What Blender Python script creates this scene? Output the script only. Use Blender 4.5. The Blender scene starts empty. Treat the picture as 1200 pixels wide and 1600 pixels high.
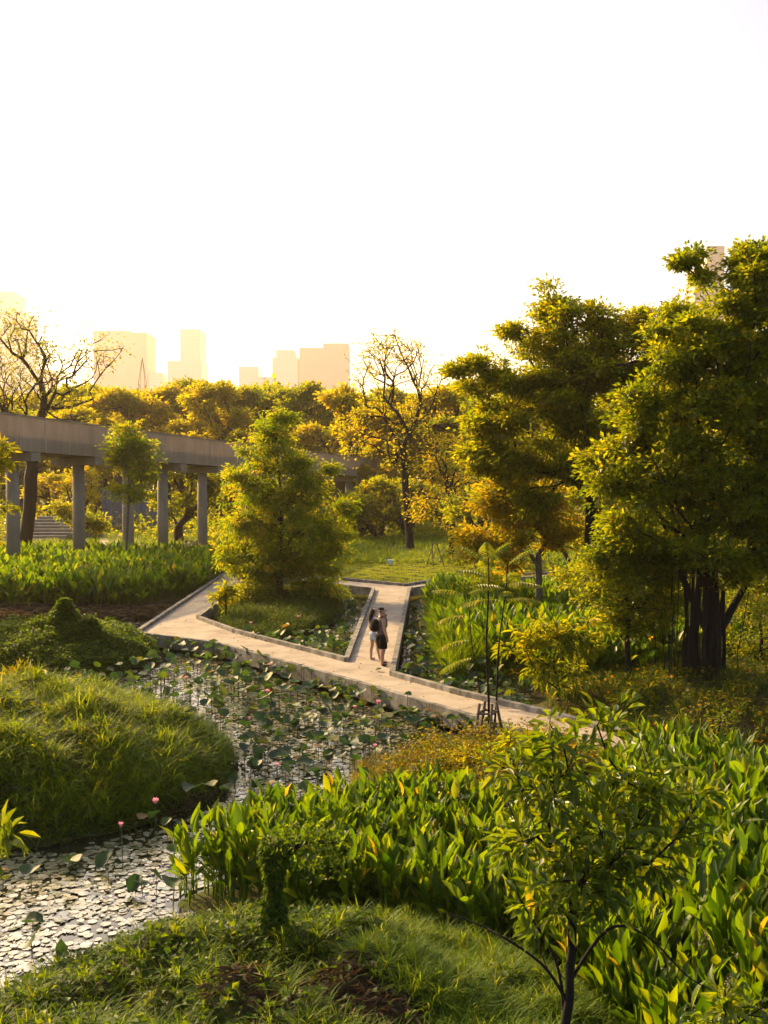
import bpy, math, random
import numpy as np
from mathutils import Vector, Matrix
R = math.radians
rng = np.random.default_rng(7)
random.seed(7)
scene = bpy.context.scene
col = scene.collection

# ------------------------------------------------------------------ camera, sky, sun, exposure
F, HC = 1600.0, 6.6                      # focal length in photo pixels, eye height above the water
PITCH = math.atan(55 / 1600)
cd = bpy.data.cameras.new('camera'); cam = bpy.data.objects.new('camera', cd); col.objects.link(cam)
cam.location = (0, 0, HC); cam.rotation_euler = (R(90) - PITCH, 0, 0)
cd.sensor_fit = 'VERTICAL'; cd.sensor_height = 36; cd.sensor_width = 27; cd.lens = 36
cd.clip_start = 0.1; cd.clip_end = 6000
scene.camera = cam

SUN_AZ, SUN_EL = -44.0, 25.0             # azimuth left of the view axis, elevation
w = bpy.data.worlds.new('World'); scene.world = w; w.use_nodes = True
nt = w.node_tree; bg = nt.nodes['Background']
sky = nt.nodes.new('ShaderNodeTexSky'); sky.sky_type = 'NISHITA'; sky.sun_disc = False
sky.sun_elevation = R(SUN_EL); sky.sun_rotation = R(SUN_AZ)
sky.air_density = 1.0; sky.dust_density = 4.5; sky.ozone_density = 0.6; sky.altitude = 0
nt.links.new(sky.outputs[0], bg.inputs[0]); bg.inputs[1].default_value = 0.115
sl = bpy.data.lights.new('sun', 'SUN'); sl.energy = 5.0; sl.angle = R(0.6); sl.color = (1.0, 0.665, 0.28)
so = bpy.data.objects.new('sun', sl); col.objects.link(so)
sd = Vector((math.sin(R(SUN_AZ)) * math.cos(R(SUN_EL)), math.cos(R(SUN_AZ)) * math.cos(R(SUN_EL)), math.sin(R(SUN_EL))))
so.rotation_euler = sd.to_track_quat('Z', 'Y').to_euler(); so.location = (-30, 40, 60)
scene.view_settings.view_transform = 'Standard'; scene.view_settings.look = 'None'
scene.view_settings.exposure = 1.33; scene.view_settings.gamma = 1
cy = scene.cycles
cy.max_bounces = 7; cy.diffuse_bounces = 3; cy.glossy_bounces = 2; cy.transmission_bounces = 4
cy.transparent_max_bounces = 4; cy.volume_bounces = 1; cy.sample_clamp_indirect = 6.0
cy.use_denoising = True; cy.caustics_reflective = False; cy.caustics_refractive = False

def ray(px, py):
    x = (px - 600) / F; y = -(py - 800) / F
    return np.array([x, math.cos(PITCH) + y * math.sin(PITCH), y * math.cos(PITCH) - math.sin(PITCH)])
def G(px, py, z=0.0):                    # where the sight line meets the level z
    d = ray(px, py); t = (z - HC) / d[2]
    return np.array([d[0] * t, d[1] * t, z])
def W(px, py, Y):                        # the point on the sight line at distance Y
    d = ray(px, py); t = Y / d[1]
    return np.array([d[0] * t, Y, HC + d[2] * t])

# ------------------------------------------------------------------ objects
def tag(o, label=None, cat=None, group=None, kind=None):
    if label: o['label'] = label
    if cat: o['category'] = cat
    if group: o['group'] = group
    if kind: o['kind'] = kind
    return o
def empty(name, loc, label=None, cat=None, group=None, rz=0):
    o = bpy.data.objects.new(name, None); col.objects.link(o); o.location = [float(v) for v in loc]
    o.rotation_euler = (0, 0, rz); o.empty_display_size = 0.2
    return tag(o, label, cat, group)
class MB:
    """collects polygons in numpy arrays and links them as one mesh object"""
    def __init__(s): s.v = []; s.q = []; s.t = []; s.a = []; s.n = 0
    def add(s, verts, quads=None, tris=None, attr=0.5):
        verts = np.asarray(verts, float).reshape(-1, 3); k = len(verts)
        if quads is not None and len(quads): s.q.append(np.asarray(quads, int).reshape(-1, 4) + s.n)
        if tris is not None and len(tris): s.t.append(np.asarray(tris, int).reshape(-1, 3) + s.n)
        s.a.append(np.broadcast_to(np.asarray(attr, float), (k,)).copy()); s.v.append(verts); s.n += k
    def box(s, c, sz, rz=0, attr=0.5, rot=None):
        x, y, z = [q / 2 for q in sz]
        v = np.array([(i, j, k) for i in (-x, x) for j in (-y, y) for k in (-z, z)])
        if rot is not None: v = v @ np.array(rot.to_3x3()).T
        ca, sa = math.cos(rz), math.sin(rz)
        v = np.c_[v[:, 0] * ca - v[:, 1] * sa, v[:, 0] * sa + v[:, 1] * ca, v[:, 2]] + np.asarray(c, float)
        s.add(v, [(0, 1, 3, 2), (4, 6, 7, 5), (0, 4, 5, 1), (2, 3, 7, 6), (0, 2, 6, 4), (1, 5, 7, 3)], attr=attr)
    def beam(s, a, b, wd, ht, attr=0.5):   # box from a to b, width sideways, height upwards
        a, b = Vector([float(q) for q in a]), Vector([float(q) for q in b]); d = b - a
        s.box((a + b) / 2, (d.length, wd, ht), rot=d.to_track_quat('X', 'Z').to_matrix(), attr=attr)
    def tube(s, pts, rad, n=8, cap=True, attr=0.5):
        pts = np.asarray(pts, float); rad = np.broadcast_to(np.asarray(rad, float), (len(pts),))
        d = np.gradient(pts, axis=0); d /= np.linalg.norm(d, axis=1)[:, None] + 1e-9
        ref = np.array([0.31, 0.17, 0.93]) if abs(d[:, 2]).mean() < 0.8 else np.array([0.95, 0.2, 0.1])
        a1 = np.cross(d, ref); a1 /= np.linalg.norm(a1, axis=1)[:, None] + 1e-9; a2 = np.cross(d, a1)
        th = np.arange(n) * 2 * math.pi / n
        ring = a1[:, None] * np.cos(th)[None, :, None] + a2[:, None] * np.sin(th)[None, :, None]
        v = (pts[:, None] + ring * rad[:, None, None]).reshape(-1, 3)
        q = [(i * n + j, i * n + (j + 1) % n, (i + 1) * n + (j + 1) % n, (i + 1) * n + j) for i in range(len(pts) - 1) for j in range(n)]
        t = []
        if cap:
            v = np.vstack([v, pts[:1], pts[-1:]]); m = len(pts) * n
            t = [(m, (j + 1) % n, j) for j in range(n)] + [(m + 1, m - n + j, m - n + (j + 1) % n) for j in range(n)]
        s.add(v, q, t, attr)
    def prism(s, poly, z0, z1, attr=0.5):  # poly counter-clockwise, convex enough for a fan
        n = len(poly); p = np.asarray(poly, float)
        v = np.vstack([np.c_[p, np.full(n, z0)], np.c_[p, np.full(n, z1)]])
        q = [(i, (i + 1) % n, n + (i + 1) % n, n + i) for i in range(n)]
        t = [(n, n + i, n + i + 1) for i in range(1, n - 1)] + [(0, i + 1, i) for i in range(1, n - 1)]
        s.add(v, q, t, attr)
    def instance(s, T, quads, tris, P, X, Y, Z, scale, attr):
        """copies of a template T (k,3) at frames X,Y,Z (n,3); scale (n,3)"""
        n, k = len(P), len(T)
        v = P[:, None] + X[:, None] * (T[None, :, 0:1] * scale[:, None, 0:1]) + Y[:, None] * (T[None, :, 1:2] * scale[:, None, 1:2]) + Z[:, None] * (T[None, :, 2:3] * scale[:, None, 2:3])
        off = (np.arange(n) * k)[:, None, None]
        q = (np.asarray(quads)[None] + off).reshape(-1, 4) if len(quads) else None
        t = (np.asarray(tris)[None] + off).reshape(-1, 3) if len(tris) else None
        s.add(v.reshape(-1, 3), q, t, np.repeat(attr, k))
    def build(s, name, mat, parent=None, smooth=False, world=True):
        v = np.vstack(s.v); a = np.concatenate(s.a)
        if parent is not None and world: v = v - np.array(parent_loc(parent))
        me = bpy.data.meshes.new(name)
        q = np.vstack(s.q) if s.q else np.zeros((0, 4), int); t = np.vstack(s.t) if s.t else np.zeros((0, 3), int)
        me.vertices.add(len(v)); me.vertices.foreach_set('co', v.astype(np.float32).ravel())
        nl = q.size + t.size; me.loops.add(nl)
        me.loops.foreach_set('vertex_index', np.concatenate([q.ravel(), t.ravel()]).astype(np.int32))
        nq, ntr = len(q), len(t); me.polygons.add(nq + ntr)
        ls = np.concatenate([np.arange(nq) * 4, nq * 4 + np.arange(ntr) * 3]).astype(np.int32)
        me.polygons.foreach_set('loop_start', ls)
        me.polygons.foreach_set('use_smooth', np.full(nq + ntr, bool(smooth)))
        at = me.attributes.new('v', 'FLOAT', 'POINT'); at.data.foreach_set('value', a.astype(np.float32))
        me.update(calc_edges=True); me.validate()
        me.materials.append(mat)
        o = bpy.data.objects.new(name, me); col.objects.link(o)
        if parent is not None: o.parent = parent
        return o
def parent_loc(p):
    l = np.array(p.location)
    return l if p.parent is None else l + parent_loc(p.parent)

# ------------------------------------------------------------------ materials
def mat_new(name):
    m = bpy.data.materials.new(name); m.use_nodes = True; nt = m.node_tree
    b = nt.nodes['Principled BSDF']; out = nt.nodes['Material Output']
    return m, nt, b, out
def ramp(nt, fac, cols, pos=None):
    r = nt.nodes.new('ShaderNodeValToRGB'); e = r.color_ramp.elements
    pos = pos or [i / (len(cols) - 1) for i in range(len(cols))]
    while len(e) < len(cols): e.new(0.5)
    for i, (c, p) in enumerate(zip(cols, pos)): e[i].position = p; e[i].color = (*c, 1)
    nt.links.new(fac, r.inputs[0]); return r.outputs[0]
def noise(nt, scale, detail=4, rough=0.6, vec=None, obj=True, stretch=None):
    n = nt.nodes.new('ShaderNodeTexNoise'); n.inputs['Scale'].default_value = scale
    n.inputs['Detail'].default_value = detail; n.inputs['Roughness'].default_value = rough
    tc = nt.nodes.new('ShaderNodeTexCoord'); o = tc.outputs['Object']
    if stretch:
        mp = nt.nodes.new('ShaderNodeMapping'); mp.inputs['Scale'].default_value = stretch
        nt.links.new(o, mp.inputs[0]); o = mp.outputs[0]
    nt.links.new(o, n.inputs['Vector']); return n.outputs['Fac']
def leaf_mat(name, cols, transl, tr_fac=0.5, rough=0.45, spec=0.4):
    """cols: colours picked per leaf; transl: colour of light passing through"""
    m, nt, b, out = mat_new(name)
    at = nt.nodes.new('ShaderNodeAttribute'); at.attribute_name = 'v'
    c = ramp(nt, at.outputs['Fac'], cols)
    nt.links.new(c, b.inputs['Base Color']); b.inputs['Roughness'].default_value = rough
    b.inputs['Specular IOR Level'].default_value = spec
    t = nt.nodes.new('ShaderNodeBsdfTranslucent')
    mx = nt.nodes.new('ShaderNodeMix'); mx.data_type = 'RGBA'; mx.blend_type = 'MULTIPLY'; mx.inputs[0].default_value = 1
    nt.links.new(c, mx.inputs[6]); mx.inputs[7].default_value = (*transl, 1)
    nt.links.new(mx.outputs[2], t.inputs[0])
    ms = nt.nodes.new('ShaderNodeMixShader'); ms.inputs[0].default_value = tr_fac
    nt.links.new(b.outputs[0], ms.inputs[1]); nt.links.new(t.outputs[0], ms.inputs[2]); nt.links.new(ms.outputs[0], out.inputs[0])
    return m
def noisy_mat(name, cols, scale=3, rough=0.85, bump=0.3, pos=None, stretch=None, spec=0.3, bscale=None, detail=6):
    m, nt, b, out = mat_new(name)
    n = noise(nt, scale, detail, 0.65, stretch=stretch)
    nt.links.new(ramp(nt, n, cols, pos), b.inputs['Base Color']); b.inputs['Roughness'].default_value = rough
    b.inputs['Specular IOR Level'].default_value = spec
    if bump:
        bp = nt.nodes.new('ShaderNodeBump'); bp.inputs['Strength'].default_value = bump; bp.inputs['Distance'].default_value = 0.05
        nt.links.new(noise(nt, bscale or scale * 4, 5, stretch=stretch), bp.inputs['Height']); nt.links.new(bp.outputs[0], b.inputs['Normal'])
    return m
def plain(name, c, rough=0.6, spec=0.4):
    m, nt, b, out = mat_new(name)
    n = noise(nt, 9, 3); nt.links.new(ramp(nt, n, [tuple(x * 0.75 for x in c), c, tuple(min(1, x * 1.2) for x in c)]), b.inputs['Base Color'])
    b.inputs['Roughness'].default_value = rough; b.inputs['Specular IOR Level'].default_value = spec; return m

M = {}
YG = (1.9, 1.7, 0.45)
T1 = (2.95, 2.2, .2); T2 = (3.0, 2.2, .22)
M['thalia'] = leaf_mat('thalia_leaf', [(0.019, 0.057, 0.003), (0.036, 0.088, 0.004), (0.064, 0.130, 0.005), (0.120, 0.172, 0.008), (0.206, 0.160, 0.030)], T2, .55, .42, .35)
M['grass'] = leaf_mat('grass_blade', [(0.050, 0.103, 0.004), (0.083, 0.158, 0.005), (0.129, 0.206, 0.007), (0.209, 0.234, 0.030)], T2, .5, .6, .2)
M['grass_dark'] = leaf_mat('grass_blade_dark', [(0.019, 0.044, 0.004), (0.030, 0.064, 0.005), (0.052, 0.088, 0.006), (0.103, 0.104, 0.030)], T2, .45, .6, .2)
M['grass_rust'] = leaf_mat('grass_rust', [(0.055, 0.078, 0.006), (0.101, 0.120, 0.008), (0.157, 0.130, 0.012), (0.120, 0.146, 0.008)], T1, .5, .6, .2)
M['straw'] = leaf_mat('dry_straw', [(.05, .036, .022), (.09, .065, .038), (.17, .125, .075)], (1.2, 1.0, .6), .3, .8, .15)
M['vine'] = leaf_mat('vine_leaf', [(0.019, 0.049, 0.004), (0.033, 0.076, 0.005), (0.052, 0.105, 0.006), (0.086, 0.140, 0.008)], T2, .45, .55, .2)
M['vine_rust'] = leaf_mat('scrub_leaf', [(0.046, 0.078, 0.005), (0.078, 0.109, 0.006), (0.139, 0.140, 0.010), (0.157, 0.094, 0.015)], T1, .5, .55, .2)
M['tree'] = leaf_mat('broadleaf', [(0.058, 0.104, 0.004), (0.097, 0.150, 0.005), (0.156, 0.196, 0.006), (0.243, 0.234, 0.008)], T1, .62, .45, .35)
M['fig'] = leaf_mat('fig_leaf', [(0.045, 0.089, 0.004), (0.081, 0.133, 0.005), (0.124, 0.174, 0.006), (0.214, 0.222, 0.008)], T1, .58, .42, .4)
M['fine'] = leaf_mat('fine_leaf', [(0.067, 0.134, 0.005), (0.110, 0.186, 0.006), (0.162, 0.224, 0.008), (0.267, 0.237, 0.010)], T1, .58, .5, .25)
M['gold'] = leaf_mat('golden_leaf', [(0.139, 0.193, 0.005), (0.236, 0.261, 0.006), (0.366, 0.322, 0.007), (0.451, 0.322, 0.008)], (2.2, 1.8, .2), .55, .55, .2)
M['orange'] = leaf_mat('orange_leaf', [(0.113, 0.155, 0.006), (0.207, 0.228, 0.006), (0.320, 0.269, 0.008), (0.376, 0.239, 0.008)], (2.2, 1.75, .25), .52, .55, .2)
M['far'] = leaf_mat('far_leaf', [(0.087, 0.150, 0.005), (0.144, 0.201, 0.006), (0.227, 0.254, 0.008), (0.309, 0.266, 0.008)], (2.4, 1.95, .22), .55, .55, .2)
M['near'] = leaf_mat('large_leaf', [(0.033, 0.071, 0.005), (0.054, 0.104, 0.006), (0.081, 0.140, 0.008), (0.129, 0.166, 0.011)], T2, .5, .4, .4)
M['lotus'] = leaf_mat('lotus_leaf', [(.016, .045, .022), (.028, .065, .026), (.045, .09, .02), (.09, .12, .015), (.16, .09, .02)], (2.0, 1.9, .4), .35, .55, .3)
M['pad'] = leaf_mat('pad_leaf', [(.05, .08, .03), (.15, .155, .075), (.29, .27, .165), (.42, .38, .27)], (1.2, 1.2, .6), .08, .2, 1.0)  # own green plus cream tones that paint in the reflected sky
M['pad'].node_tree.nodes['Principled BSDF'].inputs['Coat Weight'].default_value = .6; M['pad'].node_tree.nodes['Principled BSDF'].inputs['Coat Roughness'].default_value = .22
M['petal'] = leaf_mat('lotus_petal', [(.75, .25, .4), (.8, .38, .5), (.85, .6, .65)], (1.1, .9, .9), .35, .5, .3)
M['petal_white'] = leaf_mat('white_petal', [(.75, .7, .6), (.8, .76, .66), (.85, .8, .7)], (1.1, 1, .9), .35, .5, .3)
M['petal_stalk'] = leaf_mat('pale_bract', [(.08, .10, .02), (.25, .22, .16), (.5, .42, .42)], (1.2, 1.1, .9), .3, .5, .3)
M['stalk'] = plain('lotus_stalk', (.04, .06, .015))
M['seed'] = plain('seed_pod', (.25, .28, .04))
M['bark'] = noisy_mat('bark', [(.012, .009, .007), (.03, .022, .016), (.065, .05, .038)], 6, .9, .6, stretch=(1, 1, .25))
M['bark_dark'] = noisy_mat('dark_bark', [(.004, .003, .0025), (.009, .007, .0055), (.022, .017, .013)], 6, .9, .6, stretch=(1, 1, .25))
M['bark_pale'] = noisy_mat('lichen_bark', [(.05, .04, .03), (.12, .1, .075), (.3, .26, .2)], 7, .9, .5, stretch=(1, 1, .5))
M['concrete'] = noisy_mat('weathered_concrete', [(.10, .086, .07), (.235, .205, .165), (.37, .33, .27)], 1.3, .85, .3, stretch=(1, 1, .35), bscale=14)
M['concrete_dark'] = noisy_mat('stained_concrete', [(.05, .048, .042), (.16, .15, .13), (.34, .32, .29)], 2.2, .85, .4, [.3, .5, .72], stretch=(1, 1, .6), bscale=18)
M['deck'] = noisy_mat('sandy_paving', [(.15, .12, .09), (.33, .275, .21), (.42, .36, .285)], 0.9, .85, .25, [.25, .5, .75], bscale=40)
M['rail'] = noisy_mat('brushed_slat', [(.20, .155, .11), (.36, .285, .21), (.48, .39, .30)], 1.2, .6, .1, stretch=(1, 1, .2))
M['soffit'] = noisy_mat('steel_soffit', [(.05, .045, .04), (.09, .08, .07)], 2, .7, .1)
M['timber'] = noisy_mat('grey_timber', [(.05, .03, .02), (.12, .085, .06), (.2, .17, .14)], 9, .9, .4, stretch=(1, 1, .2))
M['fence'] = noisy_mat('painted_panel', [(.10, .12, .17), (.14, .165, .22)], 3, .6, .1)
M['frond'] = leaf_mat('frond_leaflet', [(.08, .14, .008), (.14, .19, .01), (.22, .2, .012)], (2.2, 1.8, .4), .5, .45, .35)

# ------------------------------------------------------------------ terrain
def ell(x, y, cx, cy, rx, ry, h, a=0.0, p=0.75):
    ca, sa = math.cos(a), math.sin(a); dx, dy = x - cx, y - cy
    u = (dx * ca + dy * sa) / rx; v = (-dx * sa + dy * ca) / ry
    r2 = u * u + v * v
    return np.where(r2 < 1, h * np.clip(1 - r2, 0, 1) ** p, -0.6 * np.clip(np.sqrt(r2) - 1, 0, 1))
def inpoly(x, y, P):
    x, y = np.broadcast_arrays(np.asarray(x, float), np.asarray(y, float)); c = np.zeros(x.shape, bool); n = len(P)
    for i in range(n):
        (x1, y1), (x2, y2) = P[i], P[(i + 1) % n]
        if y1 == y2: continue
        c ^= ((y1 > y) != (y2 > y)) & (x < (x2 - x1) * (y - y1) / (y2 - y1) + x1)
    return c
def pdist(x, y, P):
    d = np.full(np.broadcast(x, y).shape, 1e9); n = len(P)
    for i in range(n):
        ax, ay = P[i]; bx, by = P[(i + 1) % n]; ex, ey = bx - ax, by - ay
        t = np.clip(((x - ax) * ex + (y - ay) * ey) / (ex * ex + ey * ey), 0, 1)
        d = np.minimum(d, np.hypot(x - ax - t * ex, y - ay - t * ey))
    return np.where(inpoly(x, y, P), d, -d)
def plateau(x, y, P, h, wd=1.0):
    return np.clip(pdist(x, y, P) / wd, -1, 1) * h if h > 0.5 else np.clip(pdist(x, y, P) / wd * 0.5, -0.5, h)
M1 = (-9, 22.3, 5.6, 4.8); M2 = (-11.6, 36, 3.5, 4.0); M4 = (-1.15, 10, 4.1, 4.5); M5 = (2.7, 21.0, 2.9, 3.6); MC = (-5.0, 50, 2.9, 9.2); MT = (9.6, 28.2, 5.2, 4.6)
BEDR = [(-3.35, 15.6), (-1.5, 17.7), (1, 18.2), (4.1, 21.4), (6.0, 19.4), (8.8, 15.5), (12.6, 10.3), (16, 5), (16, 0), (2, 0), (2.2, 9.5), (.4, 13.8), (-1.8, 14.6)]
BEDL = [(-60, 49), (-12.2, 50.2), (-10, 57), (-9.8, 72), (-60, 72)]
LAWN = [(-200, 66), (-9.7, 70), (-3.4, 60.6), (1.1, 56.8), (5, 61.5), (200, 62), (200, 400), (-200, 400)]
RIGHT = [(2.3, 56), (2.1, 36), (3.8, 31.8), (6.4, 28.2), (8.4, 25.6), (11.5, 21.5), (18, 12), (120, 12), (120, 63), (7, 62.5)]
def hgt(x, y, detail=True):
    x = np.asarray(x, float); y = np.asarray(y, float)
    h = np.full(x.shape, -0.6)
    for a in ((*M1, 1.55, 0, .6), (*M2, 1.15, 0, .8), (-18, 35, 7, 7, 1.3), (*M4, 1.15, 0, .6), (*M5, .6), (*MC, .55), (*MT, .95)):
        h = np.maximum(h, ell(x, y, *a))
    for P, z in ((BEDR, .1), (BEDL, .15), (LAWN, .35), (RIGHT, .3)):
        h = np.maximum(h, plateau(x, y, P, z))
    h = np.maximum(h, np.clip((y - 400) / 100, -1, .4)); h = np.maximum(h, np.where(np.abs(x) > 60, .4, -1))
    if detail:
        lump = .28 * np.sin(x * 2.1 + 1.3 * np.sin(y * 1.3)) * np.sin(y * 2.4 + x * .7) + .1 * np.sin(x * 3.9 - y * 1.1) * np.sin(y * 4.4)
        h = h + lump * np.clip((h - .45) * 1.6, 0, 1) * (y < 28)
        n = .06 * np.sin(x * 1.7 + np.sin(y * 1.1) * 1.5) * np.sin(y * 1.9 + x * .6) + .04 * np.sin(x * 4.3 + y * 2.1) * np.sin(y * 3.7 - x)
        h = h + np.where(h > 0, n * np.clip(h * 4, 0, 1), n * .5)
    return h
def axis(a, b, st, far):
    c = list(np.arange(a, b + 1e-6, st)); s = st; x = b
    while x < far: s *= 1.35; x += s; c.append(x)
    s = st; x = a
    while x > -far if a <= 0 else x > -200: s *= 1.35; x -= s; c.insert(0, x)
    return np.array(c)
ax_, ay_ = axis(-26, 20, .25, 4000), axis(0, 76, .25, 4500)
gx, gy = np.meshgrid(ax_, ay_); gz = hgt(gx, gy); nx, ny = len(ax_), len(ay_)
ii = (np.arange(ny - 1)[:, None] * nx + np.arange(nx - 1)[None]).ravel()
mb = MB(); mb.add(np.c_[gx.ravel(), gy.ravel(), gz.ravel()], np.c_[ii, ii + 1, ii + nx + 1, ii + nx])
def ground_mat():
    m, nt, b, out = mat_new('earth_and_grass')
    n1 = noise(nt, .35, 6); n2 = noise(nt, 4, 6)
    mx = nt.nodes.new('ShaderNodeMix'); mx.data_type = 'RGBA'
    nt.links.new(ramp(nt, n1, [(0, 0, 0), (1, 1, 1)], [.42, .58]), mx.inputs[0])
    nt.links.new(ramp(nt, n2, [(.03, .022, .012), (.06, .04, .022), (.10, .07, .04)]), mx.inputs[6])
    nt.links.new(ramp(nt, n2, [(.03, .04, .008), (.05, .07, .012), (.08, .10, .015)]), mx.inputs[7])
    nt.links.new(mx.outputs[2], b.inputs['Base Color']); b.inputs['Roughness'].default_value = .95
    b.inputs['Specular IOR Level'].default_value = .1
    bp = nt.nodes.new('ShaderNodeBump'); bp.inputs['Strength'].default_value = .6; bp.inputs['Distance'].default_value = .08
    nt.links.new(noise(nt, 9, 6), bp.inputs['Height']); nt.links.new(bp.outputs[0], b.inputs['Normal'])
    return m
tag(mb.build('ground', ground_mat(), smooth=True), kind='structure')

def water_mat():
    m, nt, b, out = mat_new('pond_water')
    b.inputs['Base Color'].default_value = (.02, .022, .012, 1); b.inputs['Roughness'].default_value = .06
    b.inputs['IOR'].default_value = 1.33; b.inputs['Specular IOR Level'].default_value = .8
    bp = nt.nodes.new('ShaderNodeBump'); bp.inputs['Strength'].default_value = .25; bp.inputs['Distance'].default_value = .02
    nt.links.new(noise(nt, 5, 3), bp.inputs['Height']); nt.links.new(bp.outputs[0], b.inputs['Normal'])
    return m
mb = MB(); mb.add([(-59, -1, 0), (59, -1, 0), (59, 90, 0), (-59, 90, 0)], [(0, 1, 2, 3)])
tag(mb.build('water', water_mat()), kind='structure')

# ------------------------------------------------------------------ zigzag path over the pond
ZD = .6
FR = [(-9.43, 39.2), (-6.04, 36.8), (-3.07, 32.8), (-.7, 29.6), (1.26, 26.8), (3.1, 24.2), (4.7, 22.0), (6.3, 19.8), (9.2, 15.8), (13, 10.5)]   # front edge
BK = [(-7.9, 43), (-5.8, 39.2), (-1.24, 33.0), (.27, 30.7), (2.1, 27.9), (4.26, 25.3), (5.8, 23.1), (7.5, 20.9), (10.5, 16.7), (14.3, 11.4)]   # back edge
mb = MB()
def quad(a, b, c, d): mb.prism([a, b, c, d], ZD - .14, ZD)
A0, A1 = (-9.43, 39.2), (-9.7, 61.5); B1 = (-8.0, 61.0)
quad((-9.43, 39.2), (-7.9, 43), B1, A1)                       # left branch
mb.prism([(-9.43, 39.2), (-6.04, 36.8), (-5.8, 39.2), (-7.9, 43)], ZD - .14, ZD)
mb.prism([(-6.04, 36.8), (-3.07, 32.8), (-1.24, 33.0), (-5.8, 39.2)], ZD - .14, ZD)
mb.prism([(-3.07, 32.8), (-.7, 29.6), (.27, 30.7), (-1.24, 33.0)], ZD - .14, ZD)
mb.prism([(-.7, 29.6), (1.26, 26.8), (2.1, 27.9), (.27, 30.7)], ZD - .14, ZD)
for i in range(4, len(FR) - 1):
    mb.prism([FR[i], FR[i + 1], BK[i + 1], BK[i]], ZD - .14, ZD)
mb.prism([(-1.24, 33.0), (.27, 30.7), (1.36, 54.2), (-.5, 54.2)], ZD - .14, ZD)   # branch with the couple
mb.prism([(-.5, 54.2), (1.36, 54.2), (1.2, 55.9), (-1.75, 58.4)], ZD - .14, ZD)
mb.prism([(-.5, 54.2), (-1.75, 58.4), (-7.9, 64), (-8.0, 61.0)], ZD - .14, ZD)
mb.prism([A1, B1, (-7.9, 64), (-9.9, 66)], ZD - .14, ZD)
mb.prism([(1.36, 54.2), (4.6, 58.6), (4.1, 60.2), (1.2, 55.9)], ZD - .14, ZD)
mb.prism([(4.6, 58.6), (13, 62), (13, 64), (4.1, 60.2)], ZD - .14, ZD)
path = empty('path', (0, 30, ZD)); tag(path, kind='structure')
tag(mb.build('paving', M['deck'], path), kind='structure')
mb = MB()
def kerb(P, z=ZD, h=.14, wd=.17, seg=2.6, drop=0.0):
    P = np.asarray(P, float)
    for a, b in zip(P[:-1], P[1:]):
        L = np.linalg.norm(b - a); n = max(1, round(L / seg)); d = (b - a) / L
        for i in range(n):
            p, q = a + d * (L * i / n + .012), a + d * (L * (i + 1) / n - .012)
            jz = random.uniform(-.006, .006); h0 = z - drop + .001; c = (h0 + z + h) / 2 + jz
            mb.beam((*p, c), (*q, c), wd, h + drop)
kerb(FR, h=.05, wd=.16, drop=.42, seg=3.6)                      # deep fascia on the pond side
kerb([(-9.45, 39.3), (-9.74, 61.5), (-9.95, 66)], drop=.42)
kerb([(-7.85, 60.6), (-7.85, 43.1), (-5.75, 39.3), (-1.22, 33.1), (-.55, 54.0), (-7.9, 60.7)], drop=.3)
kerb([(1.33, 54.0), (.25, 30.75), (2.15, 27.95), (4.3, 25.35), (5.85, 23.15), (7.55, 20.95), (10.55, 16.75), (14.3, 11.5)], drop=.3)
kerb([(-9.7, 66.4), (1.15, 56.1), (4.05, 60.4), (13, 64.2)], drop=.3)
kerb([(1.5, 54.1), (4.65, 58.5), (13, 61.9)], drop=.3)
tag(mb.build('kerb', M['concrete_dark'], path), kind='structure')
mj = MB()
for P_, wd_, side_ in ((BK, 1.45, -1), ([(-.45, 54), (-1.16, 33.2)], 1.5, 1), ([(-7.95, 60), (-7.95, 43.4)], 1.45, -1)):
    P_ = np.array(P_, float)
    for a, b in zip(P_[:-1], P_[1:]):
        L = np.linalg.norm(b - a); d = (b - a) / L; q = np.array([-d[1], d[0]]) * side_
        if P_ is not None and side_ == 1: q = np.array([-d[1], d[0]])
        for t in np.arange(1.2, L - .5, 2.4):
            p = a + d * t + q * .1; e = p + q * wd_
            mj.add([(*(p - d * .008), ZD + .003), (*(p + d * .008), ZD + .003), (*(e + d * .008), ZD + .003), (*(e - d * .008), ZD + .003)], [(0, 1, 2, 3)])
tag(mj.build('slab_joints', M['soffit'], path), kind='structure')
mb = MB()
for P, off in ((FR, .55), (BK, -.5)):
    P = np.asarray(P)
    for a, b in zip(P[:-1], P[1:]):
        n = max(1, int(np.linalg.norm(b - a) / 2.0))
        for i in range(n):
            p = a + (b - a) * (i + .5) / n; d = (b - a) / np.linalg.norm(b - a)
            q = p + np.array([-d[1], d[0]]) * off; mb.box((q[0], q[1], -.1), (.24, .24, 1.1), math.atan2(d[1], d[0]))
for y in np.arange(42, 60, 2.4):
    mb.box((-9.1, y, -.1), (.24, .24, 1.1)); mb.box((-.9 + (y - 33) * .032, y, -.1), (.24, .24, 1.1))
tag(mb.build('pier', M['concrete_dark'], path), kind='structure')
mb = MB(); n = 5000; x = rng.uniform(-10, 8, n); y = rng.uniform(19, 60, n); P_ = [FR[0], *FR[1:], *BK[::-1]]
br_ = [(-1.2, 33), (.25, 30.9), (1.3, 54), (-.55, 54)]; lf = [(-9.4, 39.4), (-7.9, 43), (-8, 61), (-9.6, 61)]
d_ = np.maximum(pdist(x, y, P_), np.maximum(pdist(x, y, br_), pdist(x, y, lf))); k = (d_ > .1) & (rng.random(n) < np.exp(-(d_ - .1) * 5) * .9 + .04); th = rng.uniform(0, 6.28, n)
leaves_late = (x[k], y[k], th[k])
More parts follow.
